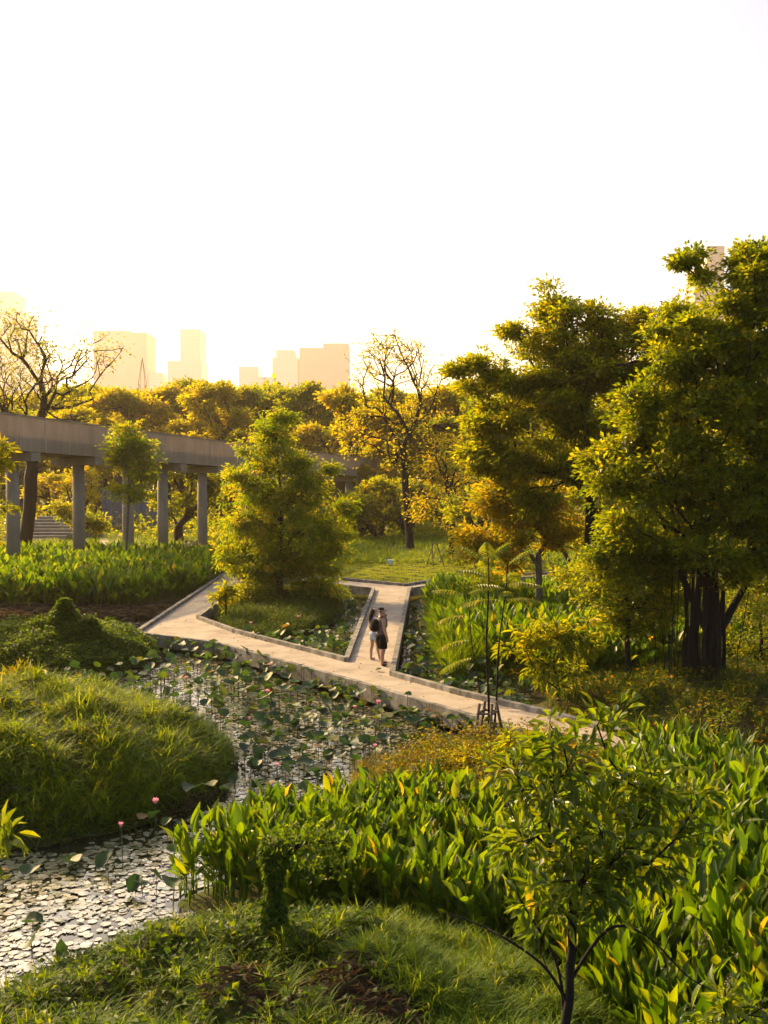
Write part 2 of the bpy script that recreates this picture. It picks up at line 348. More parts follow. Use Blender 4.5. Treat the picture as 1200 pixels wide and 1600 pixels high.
# far park path and paving near the steps
mb = MB()
P = [G(150, 862, .5), G(178, 862, .5), G(205, 812, .5), G(166, 812, .5)]
mb.prism([(p[0], p[1]) for p in P], .3, .52)
P = [G(166, 812, .5), G(205, 812, .5), G(262, 803, .5), G(166, 803, .5)]
mb.prism([(p[0], p[1]) for p in P], .3, .516)
tag(mb.build('footpath', M['deck']), kind='structure')

# ------------------------------------------------------------------ foliage engine
LEAF4 = (np.array([(0, 0, 0), (-.5, .45, .12), (0, 1, -.1), (.5, .45, .12)]), [], [(0, 1, 2), (0, 2, 3)])
LEAF6 = (np.array([(0, 0, 0), (-.36, .3, .1), (-.42, .62, .06), (0, 1, -.2), (.42, .62, .06), (.36, .3, .1), (0, .5, -.02)]),
         [(0, 1, 2, 6), (0, 6, 4, 5)], [(6, 2, 3), (6, 3, 4)])
def frames(D, jitter=None, up=None):
    n = len(D); D = D / (np.linalg.norm(D, axis=1)[:, None] + 1e-9)
    U = np.tile([0, 0, 1.0], (n, 1)) if up is None else up
    U = U + rng.normal(0, .55 if jitter is None else jitter, (n, 3))
    X = np.cross(D, U); X /= np.linalg.norm(X, axis=1)[:, None] + 1e-9
    return X, D, np.cross(X, D)
def leaves(mb, P, D, L, Wd, tmpl=LEAF4, jitter=None, v=None, up=None):
    n = len(P); X, Y, Z = frames(D, jitter, up)
    s = rng.uniform(.7, 1.25, n); v = rng.random(n) if v is None else v
    mb.instance(tmpl[0], tmpl[1], tmpl[2], P, X, Y, Z, np.c_[s * Wd, s * L, s * L], v)

def skeleton(base, top, tips, r0, rt, lean=.15, seg=.5, up=.35):
    """greedy branching: every tip is joined to the limb that reaches it best; returns nodes, parents, radii"""
    N = [np.array(base, float)]; par = [-1]; plen = [0.]; base, top = np.array(base, float), np.array(top, float)
    n0 = max(3, int(np.linalg.norm(top - base) / seg)); side = rng.normal(0, lean, 3) * [1, 1, 0]
    for i in range(1, n0 + 1):
        t = i / n0; N.append(base + (top - base) * t + side * math.sin(t * 3.1) * np.linalg.norm(top - base) * .3 + rng.normal(0, .02, 3) * seg)
        par.append(i - 1); plen.append(np.linalg.norm(N[-1] - N[-2]) + plen[-1])
    dirs = [np.array([0, 0, 1.])] + [(N[i] - N[i - 1]) / np.linalg.norm(N[i] - N[i - 1]) for i in range(1, len(N))]
    order = np.argsort(np.linalg.norm(tips - top, axis=1) + rng.normal(0, .8, len(tips)))
    A = np.zeros((len(tips) * 9 + len(N) + 9, 3)); DD = A.copy(); PL = np.zeros(len(A)); n = len(N)
    A[:n] = N; DD[:n] = dirs; PL[:n] = plen; par = list(par); lo = max(1, int(n0 * .35)); tipn = []
    for k in order:
        tp = tips[k]; d = tp - A[lo:n]; ln = np.linalg.norm(d, axis=1) + 1e-6
        cs = (d * DD[lo:n]).sum(1) / ln
        j = int(np.argmin(ln * (1.7 - .8 * cs) + .12 * PL[lo:n])) + lo
        m = int(np.clip(ln[j - lo] / seg, 1, 8)); a = A[j]; prev = j; L = ln[j - lo]
        c1 = a + DD[j] * L * .4 + np.array([0, 0, up * L * .2]) + rng.normal(0, .07 * L, 3)
        for i in range(1, m + 1):
            t = i / m; p = (1 - t) ** 2 * a + 2 * t * (1 - t) * c1 + t * t * tp + (rng.normal(0, .05 * seg, 3) if i < m else 0)
            A[n] = p; dd = p - A[prev]; l = np.linalg.norm(dd) + 1e-6; DD[n] = dd / l; PL[n] = PL[prev] + l; par.append(prev); prev = n; n += 1
        tipn.append(n - 1)
    par = np.array(par[:n]); cnt = np.zeros(n); cnt[tipn] = 1
    for i in range(n - 1, 0, -1): cnt[par[i]] += cnt[i]
    cnt = np.maximum(cnt, 1); e = math.log(max(cnt[0], 2)) / math.log(max(rt / r0, 1.5))
    rad = r0 * cnt ** (1 / e); rad[:3] *= [1.35, 1.12, 1.03]
    return A[:n], par, rad, DD[:n], cnt, np.array(tipn)
def limbs(mb, A, par, rad, DD, cnt, sides=6, minr=0):
    i = np.arange(1, len(A)); i = i[rad[i] > minr]; p = par[i]
    best = {}
    for k in i:
        if par[k] not in best or cnt[k] > cnt[best[par[k]]]: best[par[k]] = k
    main = np.array([best[par[k]] == k for k in i])
    r1 = rad[i]; r0 = np.where(main, rad[p], np.minimum(rad[i] * 1.25, rad[p]))
    def rings(P, D, r, n):
        ref = np.tile([.36, .85, .05], (len(P), 1)); a = np.cross(D, ref); a /= np.linalg.norm(a, axis=1)[:, None] + 1e-9; b = np.cross(D, a)
        th = np.arange(n) * 2 * math.pi / n
        return P[:, None] + (a[:, None] * np.cos(th)[None, :, None] + b[:, None] * np.sin(th)[None, :, None]) * r[:, None, None]
    for big in (True, False):
        s = (r1 > np.max(rad) * .25) == big
        if not s.any(): continue
        n = sides + 3 if big else max(3, sides - 2)
        D0 = np.where(main[s][:, None], DD[p[s]], DD[i[s]])
        V = np.concatenate([rings(A[p[s]], D0, r0[s], n), rings(A[i[s]], DD[i[s]], r1[s], n)], 1)
        q = np.array([(j, (j + 1) % n, n + (j + 1) % n, n + j) for j in range(n)])
        Q = (q[None] + (np.arange(len(V)) * 2 * n)[:, None, None]).reshape(-1, 4)
        mb.add(V.reshape(-1, 3), Q)
def blob_tips(blobs, n, shell=.45):
    B = np.array(blobs, float); vol = (B[:, 3] * B[:, 4] * B[:, 5]) ** .8
    if n >= 200:                           # sprays: flat clusters of twigs with air between them
        m = max(12, n // 13); k = rng.choice(len(B), m, p=vol / vol.sum()); d = rng.normal(size=(m, 3)); d /= np.linalg.norm(d, axis=1)[:, None]
        r = rng.random(m) ** .38 * rng.uniform(.75, 1.12, m); C = B[k, :3] + d * r[:, None] * B[k, 3:6]; rs = B[k, 3:6].mean(1) * rng.uniform(.16, .34, m)
        j = rng.integers(0, m, n); e = rng.normal(size=(n, 3)) * .62 * [1, 1, .42]
        Q = C[j] + e * rs[j][:, None] + d[j] * (np.abs(rng.normal(0, .3, n)) * rs[j])[:, None]
        k2 = rng.choice(len(B), n, p=vol / vol.sum()); d2 = rng.normal(size=(n, 3)); d2 /= np.linalg.norm(d2, axis=1)[:, None]; r2 = rng.random(n) ** .36
        return np.where((rng.random(n) < .28)[:, None], B[k2, :3] + d2 * r2[:, None] * B[k2, 3:6], Q)
    k = rng.choice(len(B), n, p=vol / vol.sum()); d = rng.normal(size=(n, 3)); d /= np.linalg.norm(d, axis=1)[:, None]
    r = rng.random(n) ** shell
    return B[k, :3] + d * r[:, None] * B[k, 3:6]
def PB(px, py, Y, r, sy=1.0, sz=1.0):      # crown lobe given by where it is seen and its distance
    c = W(px, py, Y); s = r * Y / F; return (c[0], c[1], c[2], s, s * sy, s * sz)
def tree(name, label, cat, base, fork, blobs, ntips, mat, bark, rt, r0=.008, lps=12, L=.12, Wd=.06, spread=.35, group=None,
         tmpl=LEAF4, shell=.45, seg=.5, droop=.2, sides=6, extra=None, lean=.12, vrange=(0, 1), flat=.6, minr=0, trunk_name='trunk'):
    tips = blob_tips(blobs, ntips, shell)
    A, par, rad, DD, cnt, tipn = skeleton(base, fork, tips, r0, rt, lean, seg)
    root = empty(name, base, label, cat, group)
    mb = MB(); limbs(mb, A, par, rad, DD, cnt, sides, minr)
    if extra: extra(mb)
    mb.build(trunk_name, bark, root, smooth=True)
    if lps > 0:
        idx = np.repeat(tipn, max(1, int(lps))); back = rng.random(len(idx)) < .3; idx = np.where(back, par[idx], idx)
        off = rng.normal(0, spread, (len(idx), 3)) * [1, 1, flat]; P = A[idx] + off
        D = off / (spread + 1e-6) + DD[idx] * .8 + rng.normal(0, .5, (len(idx), 3)) - [0, 0, droop]
        # neighbouring leaves of one twig share a tone
        tv = np.clip(rng.normal(.5, .22, len(A))[idx] + rng.normal(0, .18, len(idx)), 0, 1) * (vrange[1] - vrange[0]) + vrange[0]
        mb = MB(); leaves(mb, P, D, L, Wd, tmpl, v=tv); mb.build('crown', mat, root)
    return root
def scatter(cond, bx, n, zmin=.02):
    x = rng.uniform(bx[0], bx[1], n); y = rng.uniform(bx[2], bx[3], n); z = hgt(x, y); k = (z > zmin)
    if cond is not None: k &= cond(x, y)
    return np.c_[x, y, z][k]
BL = (np.array([(-.5, 0, 0), (.5, 0, 0), (-.42, .45, .0), (.42, .45, .0), (-.25, .8, -.2), (.25, .8, -.2), (0, 1, -.46)]), [(0, 1, 3, 2), (2, 3, 5, 4)], [(4, 5, 6)])
def grass(mb, P, per, L, wd, lean=.45, spread=.12, v0=0, v1=1):
    n = len(P); th0 = rng.uniform(0, 6.28, n); Q = np.repeat(P, per, 0); m = len(Q)
    th = rng.uniform(0, 6.28, m); ln = np.abs(rng.normal(0, lean, m))
    Q = Q + np.c_[np.cos(th), np.sin(th), np.zeros(m)] * rng.random(m)[:, None] * spread
    wind = np.repeat(np.c_[np.cos(th0), np.sin(th0)] * .15, per, 0)
    D = np.c_[np.cos(th) * ln + wind[:, 0], np.sin(th) * ln + wind[:, 1], np.ones(m)]
    D /= np.linalg.norm(D, axis=1)[:, None]; out = np.c_[np.cos(th), np.sin(th), np.zeros(m)]
    X = np.cross(D, out); X /= np.linalg.norm(X, axis=1)[:, None] + 1e-9; Z = np.cross(X, D)
    tone = np.repeat(rng.uniform(0, 1, n), per); s = rng.uniform(.5, 1.2, m) * np.repeat(rng.uniform(.7, 1.2, n), per)
    v = np.clip(tone * .6 + rng.random(m) * .4, 0, 1) * (v1 - v0) + v0
    mb.instance(BL[0], BL[1], BL[2], Q, X, D, -Z, np.c_[np.full(m, wd), s * L, s * L * 1.2], v)
TH = [(y, w_) for y, w_ in ((0, .05), (.18, .72), (.4, 1.0), (.68, .72), (1, 0))]
def thalia_tmpl():
    V, Q, T = [], [], []
    for y, w_ in TH[:-1]: V += [(-w_ / 2, y, .10 * w_ - .10 * y * y), (0, y, -.10 * y * y), (w_ / 2, y, .10 * w_ - .10 * y * y)]
    V.append((0, 1, -.16))
    for i in range(3):
        for j in range(2): a = i * 3 + j; Q.append((a, a + 1, a + 4, a + 3))
    T += [(9, 10, 12), (10, 11, 12)]
    return np.array(V), Q, T
THT = thalia_tmpl()
def thalia(mb, P, per=6, h=(.6, 1.3), L=.42, wd=.19, lean=.28):
    n = len(P); hs = np.repeat(rng.uniform(.75, 1.1, n), per); Q = np.repeat(P, per, 0); m = len(Q)
    th = rng.uniform(0, 6.28, m); r = rng.random(m); hh = rng.uniform(h[0], h[1], m) * hs
    o = np.c_[np.cos(th), np.sin(th), np.zeros(m)]
    b = Q + o * (r * lean * hh)[:, None] + np.c_[np.zeros((m, 2)), hh]
    D = o * (r * .34 + .05)[:, None] + [0, 0, 1.0] + rng.normal(0, .12, (m, 3))
    low = hh < (h[0] + .25 * (h[1] - h[0])); D[low] += o[low] * .9; odd = rng.random(m) < .12; D[odd] += o[odd] * rng.uniform(.3, 1.3, odd.sum())[:, None]
    D /= np.linalg.norm(D, axis=1)[:, None]
    X = np.cross(D, o + rng.normal(0, .5, (m, 3))); X /= np.linalg.norm(X, axis=1)[:, None] + 1e-9; Z = np.cross(X, D)
    s = rng.uniform(.7, 1.2, m)
    mb.instance(THT[0], THT[1], THT[2], b, X, D, -Z, np.c_[s * wd * rng.uniform(.65, 1.15, m), s * L, s * L], np.where(rng.random(m) < .015, .95, np.clip(rng.normal(.38, .2, m), 0, .74)))
    # petioles: thin blades from the ground to each leaf
    T = np.array([(-.5, 0, 0), (.5, 0, 0), (.3, 1, 0), (-.3, 1, 0)]); dd = b - Q; l = np.linalg.norm(dd, axis=1); dd /= l[:, None]
    X = np.cross(dd, o + .01); X /= np.linalg.norm(X, axis=1)[:, None] + 1e-9
    mb.instance(T, [(0, 1, 2, 3)], [], Q, X, dd, np.cross(X, dd), np.c_[np.full(m, .018), l, l], np.full(m, .35))

PATHP = [FR[0], *FR[1:], *BK[::-1]]
# ------------------------------------------------------------------ ground cover (nobody could count it)
def E(a, k=1.0): return lambda x, y: ((x - a[0]) / a[2]) ** 2 + ((y - a[1]) / a[3]) ** 2 < k * k
def patch(x, y, f=1.0, s=0): return .5 + .5 * np.sin(x * 1.3 * f + s + 1.5 * np.sin(y * .9 * f + s)) * np.sin(y * 1.6 * f - x * .5 * f + s * 2)
def keep(P, p): return P[rng.random(len(P)) < p]

def cover(mb, P, per=1, L=.09, wd=.07, lift=.1, v=None):
    Q = np.repeat(P, per, 0); n = len(Q); Q = Q + rng.normal(0, .06, (n, 3)) + [0, 0, lift]
    D = rng.normal(0, 1, (n, 3)) * [1, 1, .35]; leaves(mb, Q, D, L, wd, LEAF4, .5, v)
mb = MB(); P = scatter(E(M1, 1.0), (-15, -3, 17, 28), 26000); pt = patch(P[:, 0], P[:, 1], 1.1)
P = keep(P, .02 + .17 * (pt > .3) + .12 * (patch(P[:, 0], P[:, 1], 3.1, 4) > .6)); grass(mb, P, 28, .5, .02, 1.2, .10); P = keep(scatter(E(M1, 1.0), (-15, -3, 17, 28), 30000), .5); Q = np.repeat(P, 2, 0) + rng.normal(0, .05, (len(P) * 2, 3)) + np.c_[np.zeros((len(P) * 2, 2)), rng.uniform(.05, .28, len(P) * 2)]
leaves(mb, Q, rng.normal(0, 1, Q.shape) * [1, 1, .6], .13, .03, LEAF4); tag(mb.build('grass', M['grass']), kind='stuff')
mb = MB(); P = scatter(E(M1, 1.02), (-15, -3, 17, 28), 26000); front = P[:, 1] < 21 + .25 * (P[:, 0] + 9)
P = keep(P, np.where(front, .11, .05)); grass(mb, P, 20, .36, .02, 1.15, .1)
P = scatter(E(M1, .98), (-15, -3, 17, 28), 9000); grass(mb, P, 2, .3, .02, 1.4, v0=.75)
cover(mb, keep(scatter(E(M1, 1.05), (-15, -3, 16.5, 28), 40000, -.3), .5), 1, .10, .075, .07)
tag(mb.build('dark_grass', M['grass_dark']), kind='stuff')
mb = MB(); P = scatter(E(M2, 1.05), (-16, -7, 31, 41), 30000)
bump = .75 * patch(P[:, 0], P[:, 1], 1.5, 1.3) * patch(P[:, 0], P[:, 1], 2.6, .3); P[:, 2] += bump * rng.random(len(P)); cover(mb, P, 3, .10, .085, .12)
# tall peak of climbers on the mound
n = 15000; t = rng.random(n) ** 1.25; th = rng.uniform(0, 6.28, n); wob = 1 + .22 * np.sin(th * 3 + 1) + .14 * np.sin(th * 5 + t * 6)
rr = (1.75 * (1 - t) ** 1.7 + .10 + .12 * np.sin(t * 11) * (1 - t)) * wob * rng.uniform(.8, 1.08, n)
cover(mb, np.c_[-11.3 + .25 * t + np.cos(th) * rr, 35.3 + np.sin(th) * rr, .75 + t * 1.55], 1, .11, .09, 0)
n = 2600; t = rng.random(n); th = rng.uniform(0, 6.28, n); rr = (.75 * (1 - t) ** 1.2 + .1) * rng.uniform(.8, 1.1, n)
cover(mb, np.c_[-10.1 + np.cos(th) * rr, 35.0 + np.sin(th) * rr, .8 + t * .95], 1, .11, .09, 0)
P = scatter(lambda x, y: ((x + 18) / 7) ** 2 + ((y - 35) / 7) ** 2 < 1, (-20, -12, 28, 43), 16000); cover(mb, P, 3, .12, .1, .15)
tag(mb.build('climbing_vines', M['vine']), kind='stuff')
mb = MB(); P = scatter(E(M4, 1.03), (-6, 3.2, 5, 15), 60000); right = P[:, 0] > -.2 + .25 * (P[:, 1] - 12)
soil = ((P[:, 0] + .7) / 1.15) ** 2 + ((P[:, 1] - 10.5) / .7) ** 2 < .6 + .8 * patch(P[:, 0], P[:, 1], 3, 2)
pt = patch(P[:, 0], P[:, 1], 2.0, 2)
Pg = keep(P, np.where(soil, .01, np.where(right, .15 * (pt > .25) + .05 * (patch(P[:, 0], P[:, 1], 4.3, 1) > .6), .016))); grass(mb, Pg, 30, .3, .014, 1.05, .05)
tag(mb.build('lawn_tufts', M['grass']), kind='stuff')
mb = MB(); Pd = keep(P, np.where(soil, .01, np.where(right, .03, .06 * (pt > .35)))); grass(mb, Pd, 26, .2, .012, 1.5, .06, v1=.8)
tag(mb.build('short_dark_grass', M['grass_dark']), kind='stuff')  # short darker blades, mostly on the left of the mound
mb = MB(); Pc = keep(P, np.where(soil, .08, np.where(right, .4, .95))); cover(mb, Pc, 1, .085, .07, .05)
tag(mb.build('creeping_vines', M['vine']), kind='stuff')
mb = MB(); Ps = keep(P, np.where(soil, .9, .04)); n = len(Ps); th = rng.uniform(0, 6.28, n)
D = np.c_[np.cos(th), np.sin(th), rng.normal(0, .15, n)]; leaves(mb, Ps + [0, 0, .03], D, .22, .006, LEAF4)
P = scatter(E(M1, .9), (-15, -3, 17, 28), 5000); th = rng.uniform(0, 6.28, len(P)); D = np.c_[np.cos(th), np.sin(th), rng.normal(.2, .3, len(P))]
leaves(mb, P + [0, 0, .08], D, .35, .012, LEAF4)
n = 9000; x = rng.uniform(-20, -9.9, n); y = rng.uniform(46.5, 50.6, n); th = rng.uniform(0, 6.28, n)
leaves(mb, np.c_[x, y, rng.uniform(.05, .25, n)], np.c_[np.cos(th), np.sin(th), rng.normal(0, .2, n)], .5, .03, LEAF4)
tag(mb.build('dry_straw', M['straw']), kind='stuff')
mb = MB(); P = scatter(E(M5, 1.05), (-1, 6, 17, 24), 16000); cover(mb, P, 2, .09, .06, .12)
P2 = keep(P, .22 * (patch(P[:, 0], P[:, 1], 2.6, 2) > .45)); P2[:, 2] += rng.random(len(P2)) * .5; cover(mb, P2, 5, .09, .06, .1)
for cx, cy_, hh in ((1.0, 20.6, .4), (1.6, 21.6, .45), (2.9, 21.2, .4), (3.9, 22.2, .55), (2.2, 19.4, .4), (3.9, 20.0, .5), (4.7, 21.2, .5)):
    Q = np.c_[rng.normal(cx, .33, 900), rng.normal(cy_, .33, 900), np.zeros(900)]; Q[:, 2] = hgt(Q[:, 0], Q[:, 1]) + rng.random(900) * hh * np.exp(-((Q[:, 0] - cx) ** 2 + (Q[:, 1] - cy_) ** 2) * 3); cover(mb, Q, 2, .085, .06, .05)
tag(mb.build('rusty_scrub', M['vine_rust']), kind='stuff')
mb = MB(); P = scatter(E(M5, 1.02), (-1, 6, 17, 24), 5000); grass(mb, P, 9, .36, .014, .8)
P = np.c_[rng.uniform(-.6, .7, 300), rng.uniform(20.6, 22.6, 300), np.zeros(300)]; grass(mb, P, 8, .55, .014, .35)
tag(mb.build('rusty_grass', M['grass_rust']), kind='stuff')
# island of the middle tree
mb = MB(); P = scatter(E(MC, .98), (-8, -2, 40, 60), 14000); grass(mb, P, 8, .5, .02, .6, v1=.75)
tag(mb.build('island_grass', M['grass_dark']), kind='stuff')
mb = MB(); P = scatter(E(MC, 1.0), (-8, -2, 40, 60), 9000); cover(mb, P, 2, .12, .1, .2)
tag(mb.build('island_cover', M['vine']), kind='stuff')
# lawn and wild grass behind the pond
def inP(poly): return lambda x, y: inpoly(x, y, poly)
lawnc = lambda x, y: inpoly(x, y, LAWN) & (y < 74) & (x > -6)
mb = MB(); P = scatter(lawnc, (-8, 14, 56, 74), 34000); grass(mb, P, 5, .09, .02, .8, v0=.4)
tag(mb.build('mown_lawn', M['grass']), kind='stuff')
mb = MB(); P = scatter(lambda x, y: inpoly(x, y, LAWN) & (y > 73) & (np.abs(x) < y * .42), (-60, 60, 73, 135), 60000); P = keep(P, .3 + .7 * (patch(P[:, 0], P[:, 1], .35) > .4))
grass(mb, P, 6, .55, .05, .6); tag(mb.build('wild_grass', M['grass']), kind='stuff')
# land to the right of the path
rcp = inP(RIGHT)
def rc(x, y): return rcp(x, y) | (E(MT, .97)(x, y) & (pdist(x, y, PATHP) < -.25))
mb = MB(); P = scatter(lambda x, y: rc(x, y) & (x < y * .46 + 1) & ((y < 52) | (x > 8)), (2, 28, 14, 62), 42000)
bright = keep(P, np.where((P[:, 1] > 33) & (P[:, 1] < 50) & (P[:, 0] < 9), .35, .05)); grass(mb, bright, 8, .5, .018, .5, v0=.3)
tag(mb.build('bright_grass', M['grass']), kind='stuff')
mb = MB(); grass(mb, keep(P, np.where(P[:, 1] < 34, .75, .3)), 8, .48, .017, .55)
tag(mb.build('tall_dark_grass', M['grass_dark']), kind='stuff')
mb = MB(); cover(mb, keep(P, .7), 2, .13, .09, .25); tag(mb.build('undergrowth', M['vine_rust']), kind='stuff')
# broad upright leaves: three beds
mb = MB(); P = scatter(inP(BEDR), (-3.5, 15, 4, 21), 10800, zmin=-.05)
P = P[(P[:, 0] < P[:, 1] * .48 + 1) & ~E(M5, .93)(P[:, 0], P[:, 1]) & ~E(M4, .96)(P[:, 0], P[:, 1])]; tall = P[:, 0] > 3.8; thalia(mb, P[~tall], 7, (.3, 1.1), .35, .13, .22); thalia(mb, P[tall], 7, (.6, 1.6), .38, .14, .22)
tag(mb.build('broadleaf_bed', M['thalia'], smooth=True), kind='stuff')
mb = MB()
for q in P[rng.choice(len(P), 230, replace=False)]:
    hh = random.uniform(1.1, 1.6); e = q + np.array([random.uniform(-.15, .15), random.uniform(-.15, .15), hh]); mb.tube([q + [0, 0, .5], (q + e) / 2 + [.03, 0, .2], e], .006, 4, False, .1)
    n = 14; leaves(mb, e + rng.normal(0, .035, (n, 3)) - [0, 0, .04], rng.normal(0, 1, (n, 3)), .03, .02)
tag(mb.build('flower_stalks', M['petal_stalk']), kind='stuff')
mb = MB(); P = scatter(lambda x, y: inpoly(x, y, BEDL) & (x > -y * .42 - 2), (-34, -9, 49, 72), 5200, zmin=-.05); P = keep(P, .55 + .45 * (patch(P[:, 0], P[:, 1], .4) > .3))
thalia(mb, P, 6, (.5, 1.3), .55, .24); tag(mb.build('sunlit_broadleaf_bed', M['thalia'], smooth=True), kind='stuff')
mb = MB(); P = scatter(lambda x, y: rc(x, y) & ((y < 50) | (x > 9)), (2, 12, 33, 57), 3600)
P = keep(P, (patch(P[:, 0], P[:, 1], .5, .7) > .35) * .9 + (P[:, 0] < 4.5) * .6); thalia(mb, P, 6, (.5, 1.35), .5, .2)
P = scatter(lambda x, y: rc(x, y) & (np.abs((x - 7.3) / 2.6) ** 2 + ((y - 32.5) / 2.5) ** 2 < 1), (4, 11, 29, 36), 400); thalia(mb, P, 7, (.5, 1.3), .55, .24)
P = np.c_[rng.uniform(1.95, 3.4, 420), rng.uniform(33.5, 50, 420), np.zeros(420)]; thalia(mb, P, 6, (.5, 1.3), .42, .17)
tag(mb.build('pondside_broadleaf_bed', M['thalia'], smooth=True), kind='stuff')
# reeds at the water edge by the path branch
mb = MB(); P = np.c_[rng.uniform(2.0, 3.6, 500), rng.uniform(33, 41, 500), np.zeros(500)]; grass(mb, P, 12, 1.5, .022, .12, .2, 0, .7)
tag(mb.build('reeds', M['grass']), kind='stuff')

mb = MB(); x, y, th = leaves_late; leaves(mb, np.c_[x, y, np.full(len(x), ZD + .012)], np.c_[np.cos(th), np.sin(th), rng.normal(0, .1, len(x))], .07, .03, v=rng.random(len(x)) * .8)
tag(mb.build('leaf_litter', M['straw']), kind='stuff')
# ------------------------------------------------------------------ floating pads and lotus
def over_path(x, y):
    c = inpoly(x, y, PATHP)
    for q in ([(-9.43, 39.2), (-7.7, 43), (-7.8, 61), (-9.9, 66)], [(-1.4, 33), (.4, 30.7), (1.5, 54.2), (-.7, 54.2)], [(-.5, 54.2), (1.5, 54.2), (-7.9, 66), (-8, 61)]):
        c |= inpoly(x, y, q)
    return c
def on_water(x, y): return (hgt(x, y) < -.05) & ~over_path(x, y)
mb = MB(); n = 230000; x = rng.uniform(-18, 6, n); y = rng.uniform(11, 56, n); k = on_water(x, y) & (np.abs(x) < y * .42 + .5) & (rng.random(n) < .42 + .4 * (patch(x, y, .9, .4) > .25) ) & ((y < 39) | (rng.random(n) < .5))
x, y = x[k], y[k]; m = len(x); th = rng.uniform(0, 6.28, m)
DISC = (np.array([(0, 0, 0)] + [(math.cos(a) * .5, math.sin(a) * .5, 0) for a in np.arange(.25, 6.2, .74)]), [], [(0, i, i + 1) for i in range(1, 9)])
DISC = (DISC[0], [], [(0, i, i + 1) for i in range(1, len(DISC[0]) - 1)])
Zt = rng.normal(0, .03, (m, 3)) + [0, 0, 1]; Zt /= np.linalg.norm(Zt, axis=1)[:, None]
X = np.cross(np.c_[np.cos(th), np.sin(th), np.zeros(m)], Zt); X /= np.linalg.norm(X, axis=1)[:, None]; s = .05 + .13 * rng.random(m) ** 2
mb.instance(DISC[0], [], DISC[2], np.c_[x, y, rng.uniform(.006, .03, m)], X, np.cross(Zt, X), Zt, np.c_[s, s * rng.uniform(.9, 1, m), s], np.clip(rng.normal(.55, .28, m), 0, 1))
tag(mb.build('floating_pads', M['pad']), kind='stuff')
def lotus_blade(mb, c, r, tilt, az, ph, v, n=12):
    th = np.arange(n) * 2 * math.pi / n; rr = r * (1 + .07 * np.sin(3 * th + ph) + .05 * np.sin(5 * th - ph)); V = [(0, 0, 0)]
    for f, zz in ((.5, .035), (1, .16)):
        V += [(q * f * math.cos(t), q * f * math.sin(t), r * (zz * 1.3 + .09 * f * f * math.sin(2 * t + ph) + .06 * f * math.sin(5 * t - ph))) for q, t in zip(rr, th)]
    V = np.array(V); fo = (ph * 7.3) % 1; V[:, 2] += np.abs(V[:, 0]) * (fo ** 2 * .9 - .25) - np.clip(V[:, 1], 0, 9) ** 2 / r * .45 * fo; m = Matrix.Rotation(az, 3, 'Z') @ Matrix.Rotation(tilt, 3, 'X'); V = V @ np.array(m).T + c
    T = [(0, 1 + i, 1 + (i + 1) % n) for i in range(n)]; Q = [(1 + i, 1 + n + i, 1 + n + (i + 1) % n, 1 + (i + 1) % n) for i in range(n)]
    mb.add(V, Q, T, v)
lot_proto = []; lot_look = []
for i in range(14):
    hh = random.uniform(.22, .75); r = random.uniform(.09, .165); m1 = MB(); v = random.random() ** 1.4 * .8 if i != 5 else 1.0
    tl_ = random.uniform(.15, 1.15); lot_look.append((r, 'dark green' if v < .3 else 'green' if v < .6 else 'yellowish', 'nearly level' if tl_ < .45 else 'tilted' if tl_ < .85 else 'turned on edge'))
    lotus_blade(m1, np.zeros(3), r, tl_, random.uniform(0, 6.28), random.uniform(0, 6), v)
    m2 = MB(); b_ = np.array([random.uniform(-.08, .08), random.uniform(-.08, .08), -hh])
    m2.tube([b_, b_ * .5 + [.01, 0, 0], (0, 0, 0)], .008, 4, False)
    lot_proto.append((m1, m2, hh))
n = 10500; x = rng.uniform(-17, 6, n); y = rng.uniform(11.5, 40, n); k = on_water(x, y) & (np.abs(x) < y * .39 + .4)
dens = np.where(y > 21, .22 + .42 * (patch(x, y, .6, 1.2) > .45), .12); dens = np.where((y < 20) & (x > -4), .14, dens)
near_front = np.zeros(n, bool); dd = pdist(x, y, PATHP); dens = np.where((dd > -1.1) & (y < 38), .7, dens)
k &= rng.random(n) < dens * .82
x, y = x[k], y[k]; o = np.argsort(y); x, y = x[o], y[o]
xi = rng.uniform(-7.7, -.8, 900); yi = rng.uniform(35, 53, 900); ki = on_water(xi, yi) & inpoly(xi, yi, [(-7.5, 43), (-1.5, 34.2), (-1, 53), (-7, 60)]); x2, y2 = xi[ki], yi[ki]
xi = rng.uniform(1, 8, 800); yi = rng.uniform(22, 50, 800); ki = on_water(xi, yi) & ~inpoly(xi, yi, FR + [(14, 30), (2.4, 60), (-12, 60)][::1]) if False else on_water(xi, yi) & (pdist(xi, yi, RIGHT) > -2.0) & (yi + xi * 1.45 > 32.3)
x3, y3 = xi[ki], yi[ki]
first = []
GL = 'lotus leaves standing over the pond'
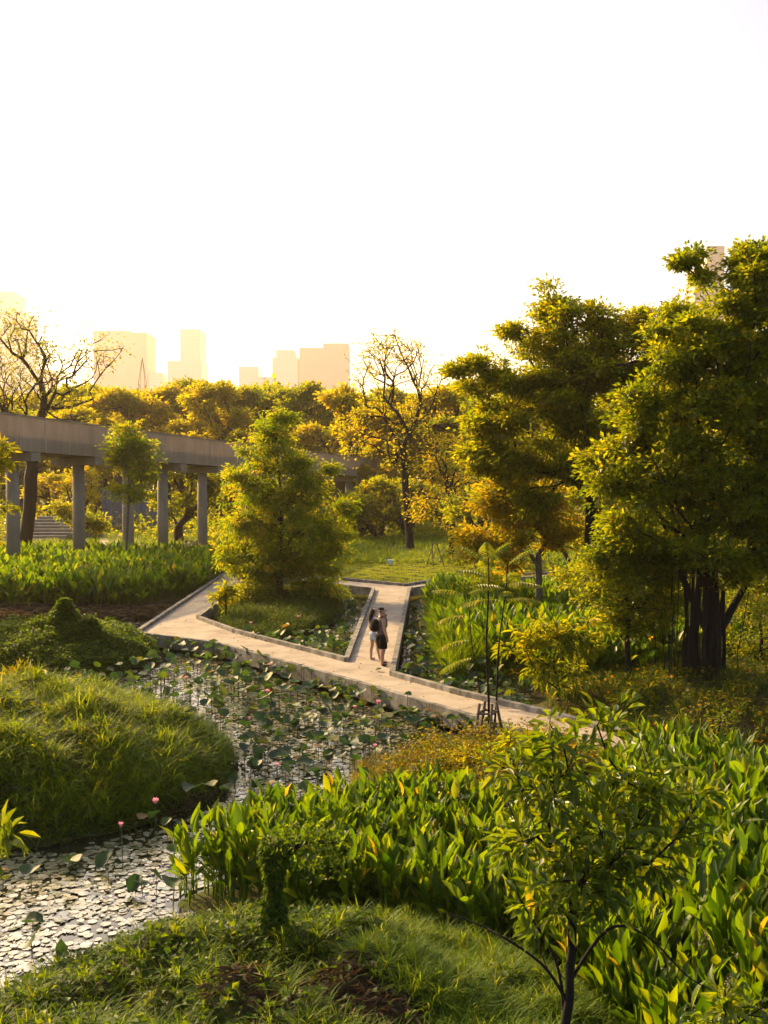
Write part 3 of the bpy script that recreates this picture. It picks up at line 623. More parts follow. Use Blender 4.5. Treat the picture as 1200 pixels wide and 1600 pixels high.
for i, (px, py) in enumerate(zip(x[:300], y[:300])):
    j = random.randrange(14)
    m1, m2, hh = lot_proto[j]; loc = Vector((px, py, hh)); src = next((f for f in first if f[0] == j), None)
    if src is None:
        a = m1.build('lotus_leaf', M['lotus'], smooth=True); b = m2.build('stalk', M['stalk'], a, world=False); first.append((j, a, b))
    else:
        a = src[1].copy(); col.objects.link(a); b = src[2].copy(); col.objects.link(b); b.parent = a
    loc.z *= .62 if py < 19 else .8; a.location = loc; a.rotation_euler = (0, 0, random.uniform(0, 6.28)); s = random.uniform(.8, 1.25); a.scale = (s, s, 1)
    sz_, tone, tl, reg = s * lot_look[j][0], lot_look[j][1], lot_look[j][2], 'close to the path edge' if pdist(px, py, PATHP) > -1.4 else 'by the grassy mound' if E(M1, 1.3)(px, py) else 'by the rusty bank' if E(M5, 1.45)(px, py) else \
        'on the cream water at bottom left' if py < 16.5 else 'over the channel beside the broad-leaved bed' if py < 20 else 'on the mound side of the channel' if px < -2.4 - (py - 22) * .25 else 'in mid channel' if py < 25 else 'in the far part of the channel'
    tag(a, f"{'large' if sz_ > .17 else 'small' if sz_ < .125 else 'middle-sized'} {tone} lotus leaf, {tl}, {reg}", 'lotus leaf', GL)
mb = MB(); ms = MB()
for px, py, lowf in [(a, b, 1) for a, b in zip(x[300:], y[300:])] + [(a, b, .6) for a, b in zip(x2, y2)] + [(a, b, .55) for a, b in zip(x3, y3)]:
    hh = random.uniform(.2, .75) * lowf; c = np.array([px, py, hh]); lotus_blade(mb, c, random.uniform(.09, .18), random.uniform(.15, 1.1), random.uniform(0, 6.28), random.uniform(0, 6), random.random() ** 1.4 * (.85 if random.random() < .93 else 1.1), 8)
    mb.tube([(px, py, -.05), c], .008, 3, False, .2)
tag(mb.build('distant_lotus_leaves', M['lotus'], smooth=True), kind='stuff')

def flower(px, py, where, h=.75, size=.075, white=False, closed=True):
    g = G(px, py, h); root = empty('lotus_flower', (g[0], g[1], 0), where, 'flower', 'lotus flowers in the pond')
    base = hgt(g[0], g[1]); mb = MB(); mb.tube([(g[0] + .03, g[1], min(0, float(base))), (g[0] + .02, g[1], h * .5), (g[0], g[1], h)], .007, 5); mb.build('stalk', M['stalk'], root)
    mb = MB()
    for ring, (k, op, ln) in enumerate(((5, .12, 1.0), (6, .28, .95), (6, .5 if 'bud' not in where else .3, .85))):
        a = np.arange(k) * 2 * math.pi / k + ring * .5; D = np.c_[np.cos(a) * op, np.sin(a) * op, np.ones(k)]
        Pp = np.tile([g[0], g[1], h], (k, 1)) + np.c_[np.cos(a), np.sin(a), np.zeros(k)] * .015
        D /= np.linalg.norm(D, axis=1)[:, None]; o = np.c_[np.cos(a), np.sin(a), np.zeros(k)]; X = np.cross(D, o); X /= np.linalg.norm(X, axis=1)[:, None]
        mb.instance(LEAF6[0], LEAF6[1], LEAF6[2], Pp, X, D, np.cross(D, X), np.c_[np.full(k, size * .95), np.full(k, size * 1.7 * ln), np.full(k, size * 1.2)], rng.random(k))
    mb.build('petals', M['petal_white' if white else 'petal'], root, smooth=True)
    mb = MB(); mb.tube([(g[0], g[1], h), (g[0], g[1], h + .05)], [.012, .028], 8); mb.build('seed_pod', M['seed'], root)
for a in ((97, 1080, 'pale pink lotus flower at the back edge of the grassy mound, leftmost of three'), (111, 1083, 'pale pink lotus bud right beside another at the back of the grassy mound'),
          (177, 1077, 'pink lotus flower in front of the vine covered mound, by its dark foot'), (291, 1062, 'whitish pink lotus flower over open water right of the vine covered mound'),
          (423, 1041, 'pink lotus flower close to the path edge, below its left half'), (418, 1083, 'pink lotus flower in the thick leaves a step out from the path edge'),
          (591, 1100, 'open pink lotus flower beside the path, nearest to the couple'), (554, 1107, 'small pink lotus bud left of the open flower by the path'),
          (243, 1256, 'magenta lotus flower in front of the dark flank of the grassy mound'), (189, 1292, 'small pale pink lotus bud at the foot of the grassy mound'),
          (519, 1228, 'pink lotus flower in open water close above the broad-leaved bed'), (390, 1125, 'small pink lotus bud in the middle of the lotus channel'),
          (586, 1168, 'pink lotus bud in the channel toward the rusty bank'), (433, 1198, 'pink lotus bud low over the channel above the broad-leaved bed'),
          (631, 1173, 'pink lotus bud beside the reed tuft of the rusty bank')):
    flower(a[0], a[1], a[2], .7 if a[1] > 1150 else .8, .07 if 'bud' not in a[2] else .052)
flower(511, 990, 'white lotus flower inside the pond triangle, toward the couple', .5, .1, True)
flower(392, 976, 'pink lotus bud inside the pond triangle in front of the bushy tree', .6, .08)
flower(466, 966, 'pale pink lotus flower under the front edge of the bushy tree island', .6, .08)

# ------------------------------------------------------------------ trees
def base_at(px, py, z): return G(px, py, z)
# bushy tree on the island in the path triangle
YC = 50.5; b0 = W(436, 935, YC); b0[2] = .5
tree('bushy_tree', 'bushy green tree with a narrow top on the grassy island inside the path triangle', 'tree', b0, W(440, 800, YC),
     [PB(425, 672, YC, 38), PB(430, 720, YC, 52), PB(400, 765, YC, 55), PB(465, 770, YC, 60), PB(385, 830, YC, 48), PB(440, 830, YC, 75), PB(505, 820, YC, 50), PB(420, 885, YC, 60),
      PB(490, 880, YC, 52), PB(365, 880, YC, 30), PB(535, 845, YC, 24), PB(385, 700, YC, 22), PB(515, 745, YC, 22), PB(440, 650, YC, 18), PB(395, 912, YC, 34), PB(480, 912, YC, 34), PB(350, 850, YC, 20), PB(520, 890, YC, 24)],
     1450, M['fine'], M['bark'], .16, .006, 36, .2, .08, .17, shell=.55, droop=.8)
# tall sparse tree behind the lawn
YD = 84.; b0 = W(641, 858, YD); b0[2] = .35
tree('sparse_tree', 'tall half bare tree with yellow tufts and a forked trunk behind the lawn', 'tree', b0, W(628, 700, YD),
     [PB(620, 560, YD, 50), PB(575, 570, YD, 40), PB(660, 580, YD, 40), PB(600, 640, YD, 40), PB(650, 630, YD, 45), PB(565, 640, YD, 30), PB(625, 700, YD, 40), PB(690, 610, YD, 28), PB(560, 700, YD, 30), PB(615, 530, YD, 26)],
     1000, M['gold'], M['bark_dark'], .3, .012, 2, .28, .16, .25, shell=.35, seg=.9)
b0 = W(704, 850, YD - 4); b0[2] = .35
tree('sparse_tree', 'shorter thin tree with an old nest near its top, right of the forked one', 'tree', b0, W(697, 760, YD - 4),
     [PB(690, 700, YD - 4, 40), PB(665, 740, YD - 4, 38), PB(715, 720, YD - 4, 36), PB(700, 780, YD - 4, 45), PB(660, 790, YD - 4, 30)],
     330, M['gold'], M['bark_dark'], .22, .012, 9, .22, .12, .3, shell=.4, seg=.8)
nb = W(691, 667, YD - 4); mb = MB(); n = 260; th = rng.uniform(0, 6.28, n); rr = rng.uniform(.25, .55, n)
Pn = np.c_[nb[0] + np.cos(th) * rr, nb[1] + np.sin(th) * rr, nb[2] + rng.uniform(-.25, .15, n)]; leaves(mb, Pn, np.c_[-np.sin(th), np.cos(th), rng.normal(0, .2, n)], .7, .04)
tag(mb.build('nest', M['straw']), 'round brown bird nest of dry twigs high in a thin tree', 'nest')
# large dark tree at the left behind the walkway
YA = 86.; b0 = W(36, 868, YA); b0[2] = .3
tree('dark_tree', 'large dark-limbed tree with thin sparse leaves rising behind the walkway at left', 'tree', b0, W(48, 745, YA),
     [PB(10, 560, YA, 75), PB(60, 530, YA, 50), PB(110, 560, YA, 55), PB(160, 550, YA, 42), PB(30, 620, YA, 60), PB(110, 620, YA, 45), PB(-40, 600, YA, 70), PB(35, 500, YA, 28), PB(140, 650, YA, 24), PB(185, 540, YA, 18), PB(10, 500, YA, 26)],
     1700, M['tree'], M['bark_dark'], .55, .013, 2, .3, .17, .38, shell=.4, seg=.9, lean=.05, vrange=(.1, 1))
# aerial-root fig
YE = 28.4; b0 = W(1098, 1080, YE); b0[2] = .9
def roots(mb):
    for i in range(34):
        a = random.uniform(0, 6.28); r = random.uniform(.22, .58) * (1 if i < 22 else 2.6); x, y = b0[0] + math.cos(a) * r, b0[1] + math.sin(a) * r * .8
        k = random.uniform(.018, .06) if i < 22 else .012; z1 = random.uniform(2.4, 5.2); xs = b0[0] + (x - b0[0]) * random.uniform(.5, 1.6)
        mb.tube([(x * 1.0 + random.uniform(-.05, .05), y, float(hgt(x, y)) - .1), (x + random.uniform(-.06, .06), y, 1.9), ((x + xs) / 2, y, (1.9 + z1) / 2), (xs, b0[1] + (y - b0[1]) * .8, z1)], [k * 1.4, k, k, k * .8], 6, False)
    for dx, top in ((.4, (1215, 800)), (.15, (1030, 800)), (-.3, (1110, 760))):
        t = W(*top, YE); mb.tube([(b0[0] + dx * .5, b0[1], .6), (b0[0] + dx, b0[1], 2.2), ((b0[0] + dx + t[0]) / 2, b0[1], (2.2 + t[2]) / 2 - .2), t], [.16, .12, .09, .04], 9, False)
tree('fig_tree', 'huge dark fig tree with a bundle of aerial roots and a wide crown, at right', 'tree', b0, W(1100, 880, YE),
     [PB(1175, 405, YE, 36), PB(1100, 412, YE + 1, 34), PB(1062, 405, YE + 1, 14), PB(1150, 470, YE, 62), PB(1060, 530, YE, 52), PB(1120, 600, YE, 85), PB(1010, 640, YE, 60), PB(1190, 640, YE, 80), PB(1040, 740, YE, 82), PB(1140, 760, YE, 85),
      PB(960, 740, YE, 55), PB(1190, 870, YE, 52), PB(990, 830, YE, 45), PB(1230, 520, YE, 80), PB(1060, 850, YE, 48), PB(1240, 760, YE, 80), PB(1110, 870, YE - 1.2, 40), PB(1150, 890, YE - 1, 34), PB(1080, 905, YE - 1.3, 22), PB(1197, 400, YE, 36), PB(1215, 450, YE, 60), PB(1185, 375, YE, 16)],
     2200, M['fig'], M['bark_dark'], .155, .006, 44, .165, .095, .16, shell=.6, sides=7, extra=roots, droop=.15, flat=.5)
b0s = W(985, 1000, 29.5); b0s[2] = .6
tree('glossy_bush', 'rounded bush of small glossy leaves hanging left of the fig trunk', 'bush', b0s, W(985, 950, 29.5),
     [PB(960, 880, 29, 50), PB(1010, 870, 29, 50), PB(1050, 930, 30, 45), PB(930, 915, 30, 38), PB(1000, 950, 29.5, 48), PB(970, 840, 29.5, 34)],
     620, M['fig'], M['bark_dark'], .08, .005, 40, .11, .075, .17, shell=.6, droop=.3)
b0s = W(1190, 1060, 31); b0s[2] = .6
tree('glossy_bush', 'dark shrub in the shade right of the fig trunk', 'bush', b0s, W(1190, 1000, 31),
     [PB(1180, 950, 31, 45), PB(1220, 1000, 31, 50), PB(1160, 1020, 31.5, 30)], 220, M['fig'], M['bark_dark'], .07, .005, 28, .09, .06, .2, shell=.6)
# leafy tree left of the fig, farther back
YF = 41.
tree('leafy_tree', 'broad leafy tree with layered sprays, left of and behind the fig', 'tree', np.array([8.2, YF, .4]), W(925, 760, YF),
     [PB(845, 455, YF, 26), PB(865, 500, YF, 42), PB(825, 545, YF, 42), PB(760, 590, YF, 46), PB(720, 590, YF, 22), PB(950, 500, YF, 36), PB(985, 540, YF, 48), PB(905, 570, YF, 55), PB(860, 620, YF, 60), PB(780, 660, YF, 48),
      PB(930, 660, YF, 62), PB(800, 725, YF, 40), PB(880, 720, YF, 50), PB(740, 660, YF, 26), PB(1000, 620, YF, 50), PB(960, 750, YF, 50), PB(840, 780, YF, 32), PB(745, 710, YF, 28), PB(1020, 530, YF, 44), PB(1045, 600, YF, 50), PB(960, 585, YF, 44), PB(900, 505, YF, 24), PB(1000, 508, YF, 32), PB(1045, 508, YF, 36), PB(1075, 520, YF, 34), PB(1060, 560, YF, 44), PB(1060, 492, YF - 5, 34), PB(1080, 545, YF - 5, 42)],
     2000, M['tree'], M['bark_dark'], .25, .008, 38, .2, .11, .2, shell=.6, droop=.05, flat=.5)
# yellow-orange tree with lichened trunk
YO = 42.; b0 = W(842, 975, YO); b0[2] = .3
tree('yellowing_tree', 'small tree with orange-yellow leaves and a pale lichened trunk', 'tree', b0, W(842, 885, YO),
     [PB(800, 790, YO, 42), PB(760, 775, YO, 32), PB(840, 790, YO, 40), PB(740, 850, YO, 30), PB(790, 850, YO, 38), PB(710, 870, YO, 18), PB(880, 830, YO, 34), PB(920, 860, YO, 20)],
     520, M['orange'], M['bark_pale'], .15, .008, 26, .19, .11, .2, shell=.5, droop=.1)
# sapling in front of the third column
YB = 67.; b0 = W(196, 876, YB); b0[2] = .15
tree('slender_tree', 'slender young tree with a round green top in front of the walkway columns', 'tree', b0, W(202, 760, YB),
     [PB(198, 690, YB, 26), PB(218, 700, YB, 22), PB(190, 715, YB, 20), PB(215, 735, YB, 20), PB(240, 720, YB, 12), PB(182, 765, YB, 14), PB(212, 770, YB, 16), PB(236, 745, YB, 8), PB(174, 700, YB, 10), PB(205, 668, YB, 10)],
     190, M['fine'], M['bark_pale'], .09, .01, 20, .3, .17, .22, shell=.33, seg=.5, flat=.5)
# leaves entering from the left edge
YL = 34.
tree('rosette_tree', 'tree leaning in from the left edge with star-shaped orange-green leaf rosettes', 'tree', np.array([-16.2, YL, .3]), W(-90, 800, YL),
     [PB(2, 695, YL, 18), PB(10, 800, YL, 16), PB(-20, 740, YL, 34), PB(14, 725, YL, 8), PB(-40, 830, YL, 40), PB(-60, 690, YL, 30)],
     70, M['orange'], M['bark'], .12, .012, 22, .3, .09, .1, shell=.6, tmpl=LEAF6, vrange=(0, .6))
# foreground small tree
YN = 9.6
def bare_twigs(mb):
    for P in (((886, 1565), (845, 1505), (760, 1450), (690, 1425)), ((889, 1535), (950, 1452), (1010, 1462), (1080, 1530), (1150, 1560)), ((883, 1600), (868, 1500), (810, 1400), (790, 1330))):
        Q = [W(a, b, YN + .12 * k) for k, (a, b) in enumerate(P)]; Q = spline3(Q); mb.tube(Q, np.linspace(.02, .004, len(Q)), 6, False)
        for q in (4, 7, 10, 12):
            if q < len(Q): e = Q[q] + rng.normal(0, .16, 3) + [0, 0, .12]; mb.tube([Q[q], (Q[q] + e) / 2 + [0, 0, .03], e], [.007, .005, .003], 4, False)
def spline3(P, per=5):
    P = np.array(P); o = []
    for i in range(len(P) - 1):
        a, b, c, d = P[max(i - 1, 0)], P[i], P[i + 1], P[min(i + 2, len(P) - 1)]
        for k in range(per):
            t = k / per; o.append(.5 * (2 * b + (c - a) * t + (2 * a - 5 * b + 4 * c - d) * t * t + (-a + 3 * b - 3 * c + d) * t ** 3))
    return np.array(o + [P[-1]])
b0 = W(880, 1640, YN)
tree('young_tree', 'young open-branched tree with large floppy leaves in the right foreground', 'tree', b0, W(895, 1440, YN),
     [PB(960, 1135, YN, 40), PB(880, 1170, YN, 60), PB(1010, 1220, YN, 70), PB(840, 1235, YN, 70), PB(940, 1290, YN, 90), PB(1080, 1290, YN, 55), PB(810, 1310, YN, 55), PB(900, 1390, YN, 70), PB(1030, 1360, YN, 50), PB(830, 1420, YN, 36), PB(1100, 1240, YN, 28), PB(790, 1200, YN, 30)],
     170, M['near'], M['bark_dark'], .043, .004, 9, .185, .07, .06, seg=.22, sides=7, shell=.55, lean=.03, tmpl=LEAF6, droop=.3, flat=.8, extra=bare_twigs)
tree('young_tree', 'pale green shrub top poking in at the bottom right corner', 'tree', W(1120, 1700, 7.0), W(1130, 1620, 7.0),
     [PB(1130, 1560, 7.0, 30), PB(1180, 1590, 7.0, 30), PB(1110, 1600, 7, 20)], 14, M['near'], M['bark_dark'], .012, .004, 9, .12, .05, .04, seg=.15, tmpl=LEAF6)
b0 = W(-30, 1380, 14.0)
tree('leafy_plant', 'pale large-leaved plant poking in at the left edge over the water', 'plant', np.array([-5.6, 14.0, -.05]), W(-20, 1340, 14.0),
     [PB(5, 1310, 14, 22), PB(-10, 1335, 14, 20)], 7, M['near'], M['stalk'], .02, .006, 7, .32, .11, .06, seg=.2, tmpl=LEAF6, vrange=(.4, 1))
# shrubs of the middle ground on the right
def shrub(label, px, py, Y, blobs, n, mat, L, Wd, lps=16, spread=.12, tmpl=LEAF6, droop=.2, vr=(0, 1), name='shrub', rt=.04, bark='bark_dark', cat='shrub', z0=None):
    b = W(px, py, Y); b[2] = float(hgt(b[0], b[1])) if z0 is None else z0
    return tree(name, label, cat, b, W(px, py - (py - min(q[1] for q in blobs)) * .35, Y), [PB(q[0], q[1], Y + (q[3] if len(q) > 3 else 0), q[2]) for q in blobs], n, M[mat], M[bark],
                rt, .005, lps, L, Wd, spread, seg=.3, tmpl=tmpl, droop=droop, vrange=vr, shell=.6)
shrub('dark rosette-leaved shrub standing in the pond behind the path, tallest of the near shrubs', 872, 1108, 28.6, [(870, 990, 38), (830, 1000, 34), (915, 1000, 38), (850, 1040, 36), (900, 1050, 32), (790, 1010, 18)], 85, 'tree', .3, .07, 16, .07, droop=.5)
shrub('low shrub with narrow dark leaves on the rusty bank, right of the staked saplings', 810, 1215, 20.2, [(800, 1160, 26), (840, 1170, 28), (770, 1190, 22), (870, 1195, 22), (820, 1200, 30), (730, 1185, 16)], 80, 'tree', .17, .04, 14, .06, droop=.3)
shrub('yellow-flecked bush at the top of the rusty bank, under the staked saplings', 735, 1215, 20.8, [(715, 1195, 22), (752, 1190, 18), (690, 1210, 20), (785, 1195, 22)], 220, 'gold', .06, .035, 16, .12, LEAF4)
shrub('pale leggy weed in front of the dark grass below the fig tree', 1120, 1180, 23.6, [(1130, 1120, 14), (1115, 1150, 12), (1140, 1150, 12)], 22, 'near', .11, .035, 10, .07, vr=(.5, 1), name='weed', cat='weed')
shrub('leafy bush in the wild grass left of the yellowing tree trunk', 770, 960, 44, [(770, 905, 30), (740, 925, 26), (800, 930, 26)], 160, 'fine', .14, .07, 20, .2, LEAF4)
shrub('green bush behind the yellowing tree trunk', 930, 935, 43, [(900, 900, 30), (940, 890, 34), (970, 915, 26), (890, 930, 20)], 240, 'tree', .14, .08, 24, .2, LEAF4)
shrub('dark rosette shrub in shade behind the path under the fig', 990, 1110, 26.6, [(985, 1085, 18), (1010, 1090, 16), (965, 1095, 14)], 24, 'tree', .2, .05, 14, .06, droop=.4)
shrub('small fiery bromeliad-like plant at the left back of the grassy mound', 32, 1085, 25.5, [(30, 1065, 10), (45, 1070, 8)], 14, 'orange', .45, .04, 12, .05, LEAF6, -1.2, vr=(0, .8), name='spiky_plant', cat='plant', z0=1.2)
shrub('dark bush with yellow blotches at the left corner of the path triangle', 352, 945, 44.8, [(355, 925, 14), (342, 935, 10)], 26, 'tree', .36, .1, 10, .08, LEAF6, .0)
shrub('dark skirt of scrub at the left foot of the bushy tree on the island', 395, 955, 48, [(385, 925, 22), (405, 935, 20), (370, 940, 14)], 120, 'tree', .16, .08, 16, .18, LEAF4)
shrub('yellowish scrub at the right foot of the bushy tree on the island', 490, 950, 51, [(485, 915, 22), (515, 922, 18), (465, 925, 18), (535, 928, 10)], 120, 'fine', .16, .08, 16, .18, LEAF4)
shrub('leafy green shrub covering the lower end of the steps under the walkway', 150, 845, 92, [(130, 815, 16), (105, 800, 14), (155, 820, 14), (85, 790, 10)], 110, 'tree', .34, .2, 18, .35, LEAF4)
# staked young tree with feather leaves
ys = 23.4
def frond(mb, base, az, pitch, ln, pairs=12, lw=.30, hang=.25):
    ln *= .95; lw *= min(1, ln)
    d0 = np.array([math.cos(az), math.sin(az), 0]); pts = [base]; p = np.array(base, float)
    for i in range(8):
        a = pitch - hang * 3.2 * (i / 8) ** 1.2; p = p + (d0 * math.cos(a) + np.array([0, 0, math.sin(a)])) * ln / 8; pts.append(p.copy())
    pts = np.array(pts); mb.tube(pts, np.linspace(.007, .003, 9), 4, False, .3)
    t = np.linspace(.12, 1, pairs) * 8; i0 = np.minimum(t.astype(int), 7); P = pts[i0] + (pts[i0 + 1] - pts[i0]) * (t - i0)[:, None]; dr = pts[i0 + 1] - pts[i0]; dr /= np.linalg.norm(dr, axis=1)[:, None]
    side = np.cross(dr, [0, 0, 1.0]); side /= np.linalg.norm(side, axis=1)[:, None]
    sz = np.sin(np.linspace(.5, 2.9, pairs))[:, None]
    for sg in (-1, 1):
        D = side * sg + dr * .35 - np.array([0, 0, .45]); v = np.clip(rng.normal(.5, .25, pairs), 0, 1)
        X, Y, Z = frames(D, .1); mb.instance(LEAF6[0], LEAF6[1], LEAF6[2], P, X, Y, Z, np.c_[np.full(pairs, .085), sz * lw * 1.15, sz * lw], v)
def pinnate(px, pyb, pyt, Y, label, fr, rad=.025, bend=0.0, low=False, zb=None):
    b = W(px, pyb, Y); b[2] = float(hgt(b[0], b[1])) if zb is None else zb; t = W(px + bend, pyt, Y); root = empty('feather_leaved_sapling', b, label, 'young tree', 'staked feather-leaved saplings')
    n = 9; pts = np.array([b + (t - b) * (i / (n - 1)) + [math.sin(i * 1.1) * .03, math.cos(i) * .02, 0] for i in range(n)])
    mb = MB(); mb.tube(pts, np.linspace(rad, rad * .4, n), 7); mb.build('trunk', M['bark_dark'], root, smooth=True)
    mb = MB()
    for (h, az, pit, ln) in fr: frond(mb, pts[0] + (t - b) * h, R(az), R(pit), ln)
    mb.build('crown', M['frond'], root); return b
stem = pinnate(762, 1150, 872, ys, 'tallest feather-leaved sapling, straight dark stem inside the four wooden stakes', [(.97, 170, 50, .8), (.98, 20, 55, .8), (.99, 260, 60, .7), (.9, 190, 30, .85), (.93, 90, 40, .8), (.1, 175, 10, .3), (.13, 10, 20, .26), (.17, 250, 5, .24)], .035)
pinnate(768, 1150, 880, ys + .18, 'second feather-leaved sapling, leaning right with fronds spread to both sides', [(.98, 10, 50, .85), (.97, 150, 55, .75), (.86, 200, 25, .9), (.88, 330, 20, .95), (.8, 5, 15, .9), (.8, 175, 10, 1.0), (.84, 270, 20, .7), (.9, 60, 30, .8)], .03, 24)
pinnate(752, 1125, 925, ys + 4.5, 'thin feather-leaved sapling bending left over the pondside plants', [(.97, 170, 25, 1.0), (.98, 10, 30, .8), (.8, 180, 5, 1.0), (.6, 185, 0, 1.1), (.45, 190, -5, 1.1), (.9, 260, 20, .7)], .022, -24, zb=.2)
root = empty('tree_stakes', (stem[0], stem[1], stem[2]), 'four leaning wooden stakes with cross bars holding up thin saplings on the rusty bank', 'tree stakes')
tops = [(-.2, -.12), (-.05, .15), (.08, -.16), (.2, .1)]; feet = [(-.42, -.32), (-.2, .38), (-.04, -.44), (.48, .2)]
for (tx, ty), (fx, fy) in zip(tops, feet):
    mb = MB(); z0 = stem[2] - .25; mb.tube([(stem[0] + fx, stem[1] + fy, z0), (stem[0] + tx, stem[1] + ty, stem[2] + 1.08)], [.042, .034], 7); mb.build('stake', M['timber'], root, smooth=True)
for z, k in ((.45, 1.35), (.86, 1.0)):
    for a, b in ((0, 2), (2, 3), (3, 1), (1, 0)):
        mb = MB(); q = lambda i: (stem[0] + tops[i][0] * k * 1.15, stem[1] + tops[i][1] * k * 1.15, stem[2] + z + random.uniform(-.02, .02)); A_, B_ = np.array(q(a)), np.array(q(b)); d_ = (B_ - A_) * .14
        mb.tube([A_ - d_, B_ + d_], .028, 6); mb.build('crossbar', M['timber'], root, smooth=True)
# post wrapped in climbers on the front mound
bp_ = W(424, 1482, 12.3); bp_[2] = float(hgt(bp_[0], bp_[1])); tp = W(430, 1310, 12.3)
root = empty('vine_wrapped_stump', bp_, 'dead trunk wrapped in dark climbing leaves on the front mound', 'stump')
mb = MB(); mb.tube([bp_ - [0, 0, .1], (bp_ + tp) / 2 + [.03, 0, 0], tp], [.10, .07, .05], 9); br = W(530, 1318, 12.4); mb.tube([tp - [0, 0, .25], (tp + br) / 2, br], [.04, .03, .015], 6)
mb.build('trunk', M['bark_dark'], root, smooth=True)
mb = MB(); n = 2600; t = rng.random(n); th = rng.uniform(0, 6.28, n); ax3 = bp_ + (tp - bp_) * t[:, None]; rr = (.10 + .04 * np.sin(t * 9) + .07 * (t < .12)) * rng.uniform(.7, 1.3, n)
P = ax3 + np.c_[np.cos(th) * rr, np.sin(th) * rr, rng.normal(0, .02, n)]; leaves(mb, P, np.c_[np.cos(th), np.sin(th), rng.normal(-.5, .4, n)], .06, .05)
n = 520; t = rng.random(n) ** .8; P = tp + (br - tp) * t[:, None] + rng.normal(0, 1, (n, 3)) * [.1, .16, .10] + [0, 0, .04]; leaves(mb, P, rng.normal(0, 1, (n, 3)) - [0, 0, .3], .065, .045)
n = 240; P = W(500, 1345, 12.4) + rng.normal(0, 1, (n, 3)) * [.24, .18, .12]; leaves(mb, P, rng.normal(0, 1, (n, 3)), .065, .045)
mb.build('climber_leaves', M['vine'], root)

# trees beyond the lawn and the walkway
def bg_tree(px, top, base, Y, wpx, label, mat='far', n=150, lps=22, dens=1.0, bark='bark', L=None, seg=1.4, name='park_tree', vr=(0, 1), bare=.3):
    b = W(px, base, Y); b[2] = .3; H = base - top; bl = []
    for i in range(17):
        a = random.uniform(-1, 1); bl.append(PB(px + a * wpx * 1.35, top + wpx * .2 + H * random.uniform(0, .62) ** 1.3 + abs(a) ** 2 * H * .06, Y + random.uniform(-2, 2), wpx * random.uniform(.22, .44), 1, .38))
    bl.append(PB(px, top + wpx * .22, Y, wpx * .6, 1, .3))
    s = Y / F
    return tree(name, label, 'tree', b, W(px + random.uniform(-6, 6), base - H * bare, Y), bl, int(n * dens), M[mat], M[bark], 7 * s, .5 * s, lps, (L or 6.0) * s, (L or 6.0) * .62 * s, 5.5 * s,
                'park trees beyond the walkway', shell=.5, seg=seg, sides=5, vrange=vr)
for i, (px, top, base, Y, wp, mt, lab) in enumerate([
    (185, 612, 800, 150, 52, 'gold', 'golden park tree just right of the big dark tree, behind the walkway'),
    (262, 606, 800, 155, 55, 'gold', 'golden layered tree under the pale tower, behind the walkway'),
    (335, 600, 800, 140, 50, 'gold', 'open golden tree with visible forked limbs, left behind the bushy tree'),
    (400, 604, 800, 150, 55, 'far', 'greenish gold tree directly behind the top of the bushy tree'),
    (470, 602, 800, 145, 55, 'far', 'flat topped green-gold tree right behind the bushy tree'),
    (530, 612, 810, 128, 45, 'gold', 'bright yellow tree left of the forked bare tree'),
    (585, 640, 820, 118, 48, 'gold', 'yellow drooping tree above the end of the walkway'),
    (640, 650, 820, 120, 46, 'gold', 'yellow tree between the two thin trunks behind the lawn'),
    (700, 610, 820, 118, 55, 'gold', 'amber tree behind the nest tree'),
    (760, 620, 830, 112, 55, 'far', 'dim green tree behind the left side of the leafy tree'),
    (120, 640, 790, 132, 45, 'gold', 'golden tree between the limbs of the dark tree'),
    (30, 640, 800, 135, 60, 'far', 'green-gold tree behind the dark tree at the left edge'),
    (850, 600, 830, 100, 70, 'far', 'tall green tree hidden mostly behind the leafy tree'),
    (1000, 580, 860, 80, 85, 'far', 'tall tree filling the gap behind the fig and the leafy tree'),
    (1150, 640, 900, 60, 90, 'tree', 'shaded tree behind the fig at the right edge')]):
    bg_tree(px, top, base, Y, wp, lab, mt, 430, 28)
for i in range(13):
    px = -20 + i * 62 + random.uniform(-10, 10); bg_tree(px, random.uniform(598, 628), 800, random.uniform(164, 178), random.uniform(38, 52), f"hazy golden tree of the far row, {['first', 'second', 'third', 'fourth', 'fifth', 'sixth', 'seventh', 'eighth', 'ninth', 'tenth', 'eleventh', 'twelfth', 'thirteenth'][i]} from the left", random.choice(['gold', 'far']), 380, 26)
bg_tree(280, 728, 846, 96, 42, 'low rounded dark green tree under the walkway between the fourth and fifth columns', 'tree', 150, 30, bark='bark_dark', bare=.2)
bg_tree(82, 742, 836, 110, 26, 'small orange-leaved tree under the walkway beside the dark trunk', 'orange', 90, 16, L=6)
bg_tree(128, 735, 828, 120, 24, 'small yellow tree under the walkway between the first two columns', 'gold', 90, 18)
bg_tree(590, 748, 850, 100, 36, 'dark green bush-like tree below the end of the walkway', 'tree', 150, 30, bare=.15)
bg_tree(640, 752, 848, 104, 40, 'dark rounded tree behind the forked trunk', 'tree', 150, 30, bare=.15)
bg_tree(560, 770, 850, 105, 30, 'low green tree behind the far bridge column', 'far', 120, 30, bare=.15)
bg_tree(450, 745, 850, 108, 50, 'wide green tree hidden behind the lower bushy tree', 'tree', 160, 28, bare=.15)
bg_tree(760, 760, 880, 72, 40, 'deep green bush behind the yellowing tree', 'tree', 160, 30, bare=.15)
bg_tree(900, 760, 900, 62, 60, 'deep green tree in the shade behind the yellowing trunk', 'tree', 200, 30, bare=.15)
bg_tree(1010, 800, 930, 52, 60, 'dark thicket tree behind the glossy bush', 'tree', 200, 30, bare=.15)
bg_tree(360, 760, 846, 100, 30, 'yellow-green bush right of the fifth column', 'fine', 120, 30, bare=.15)
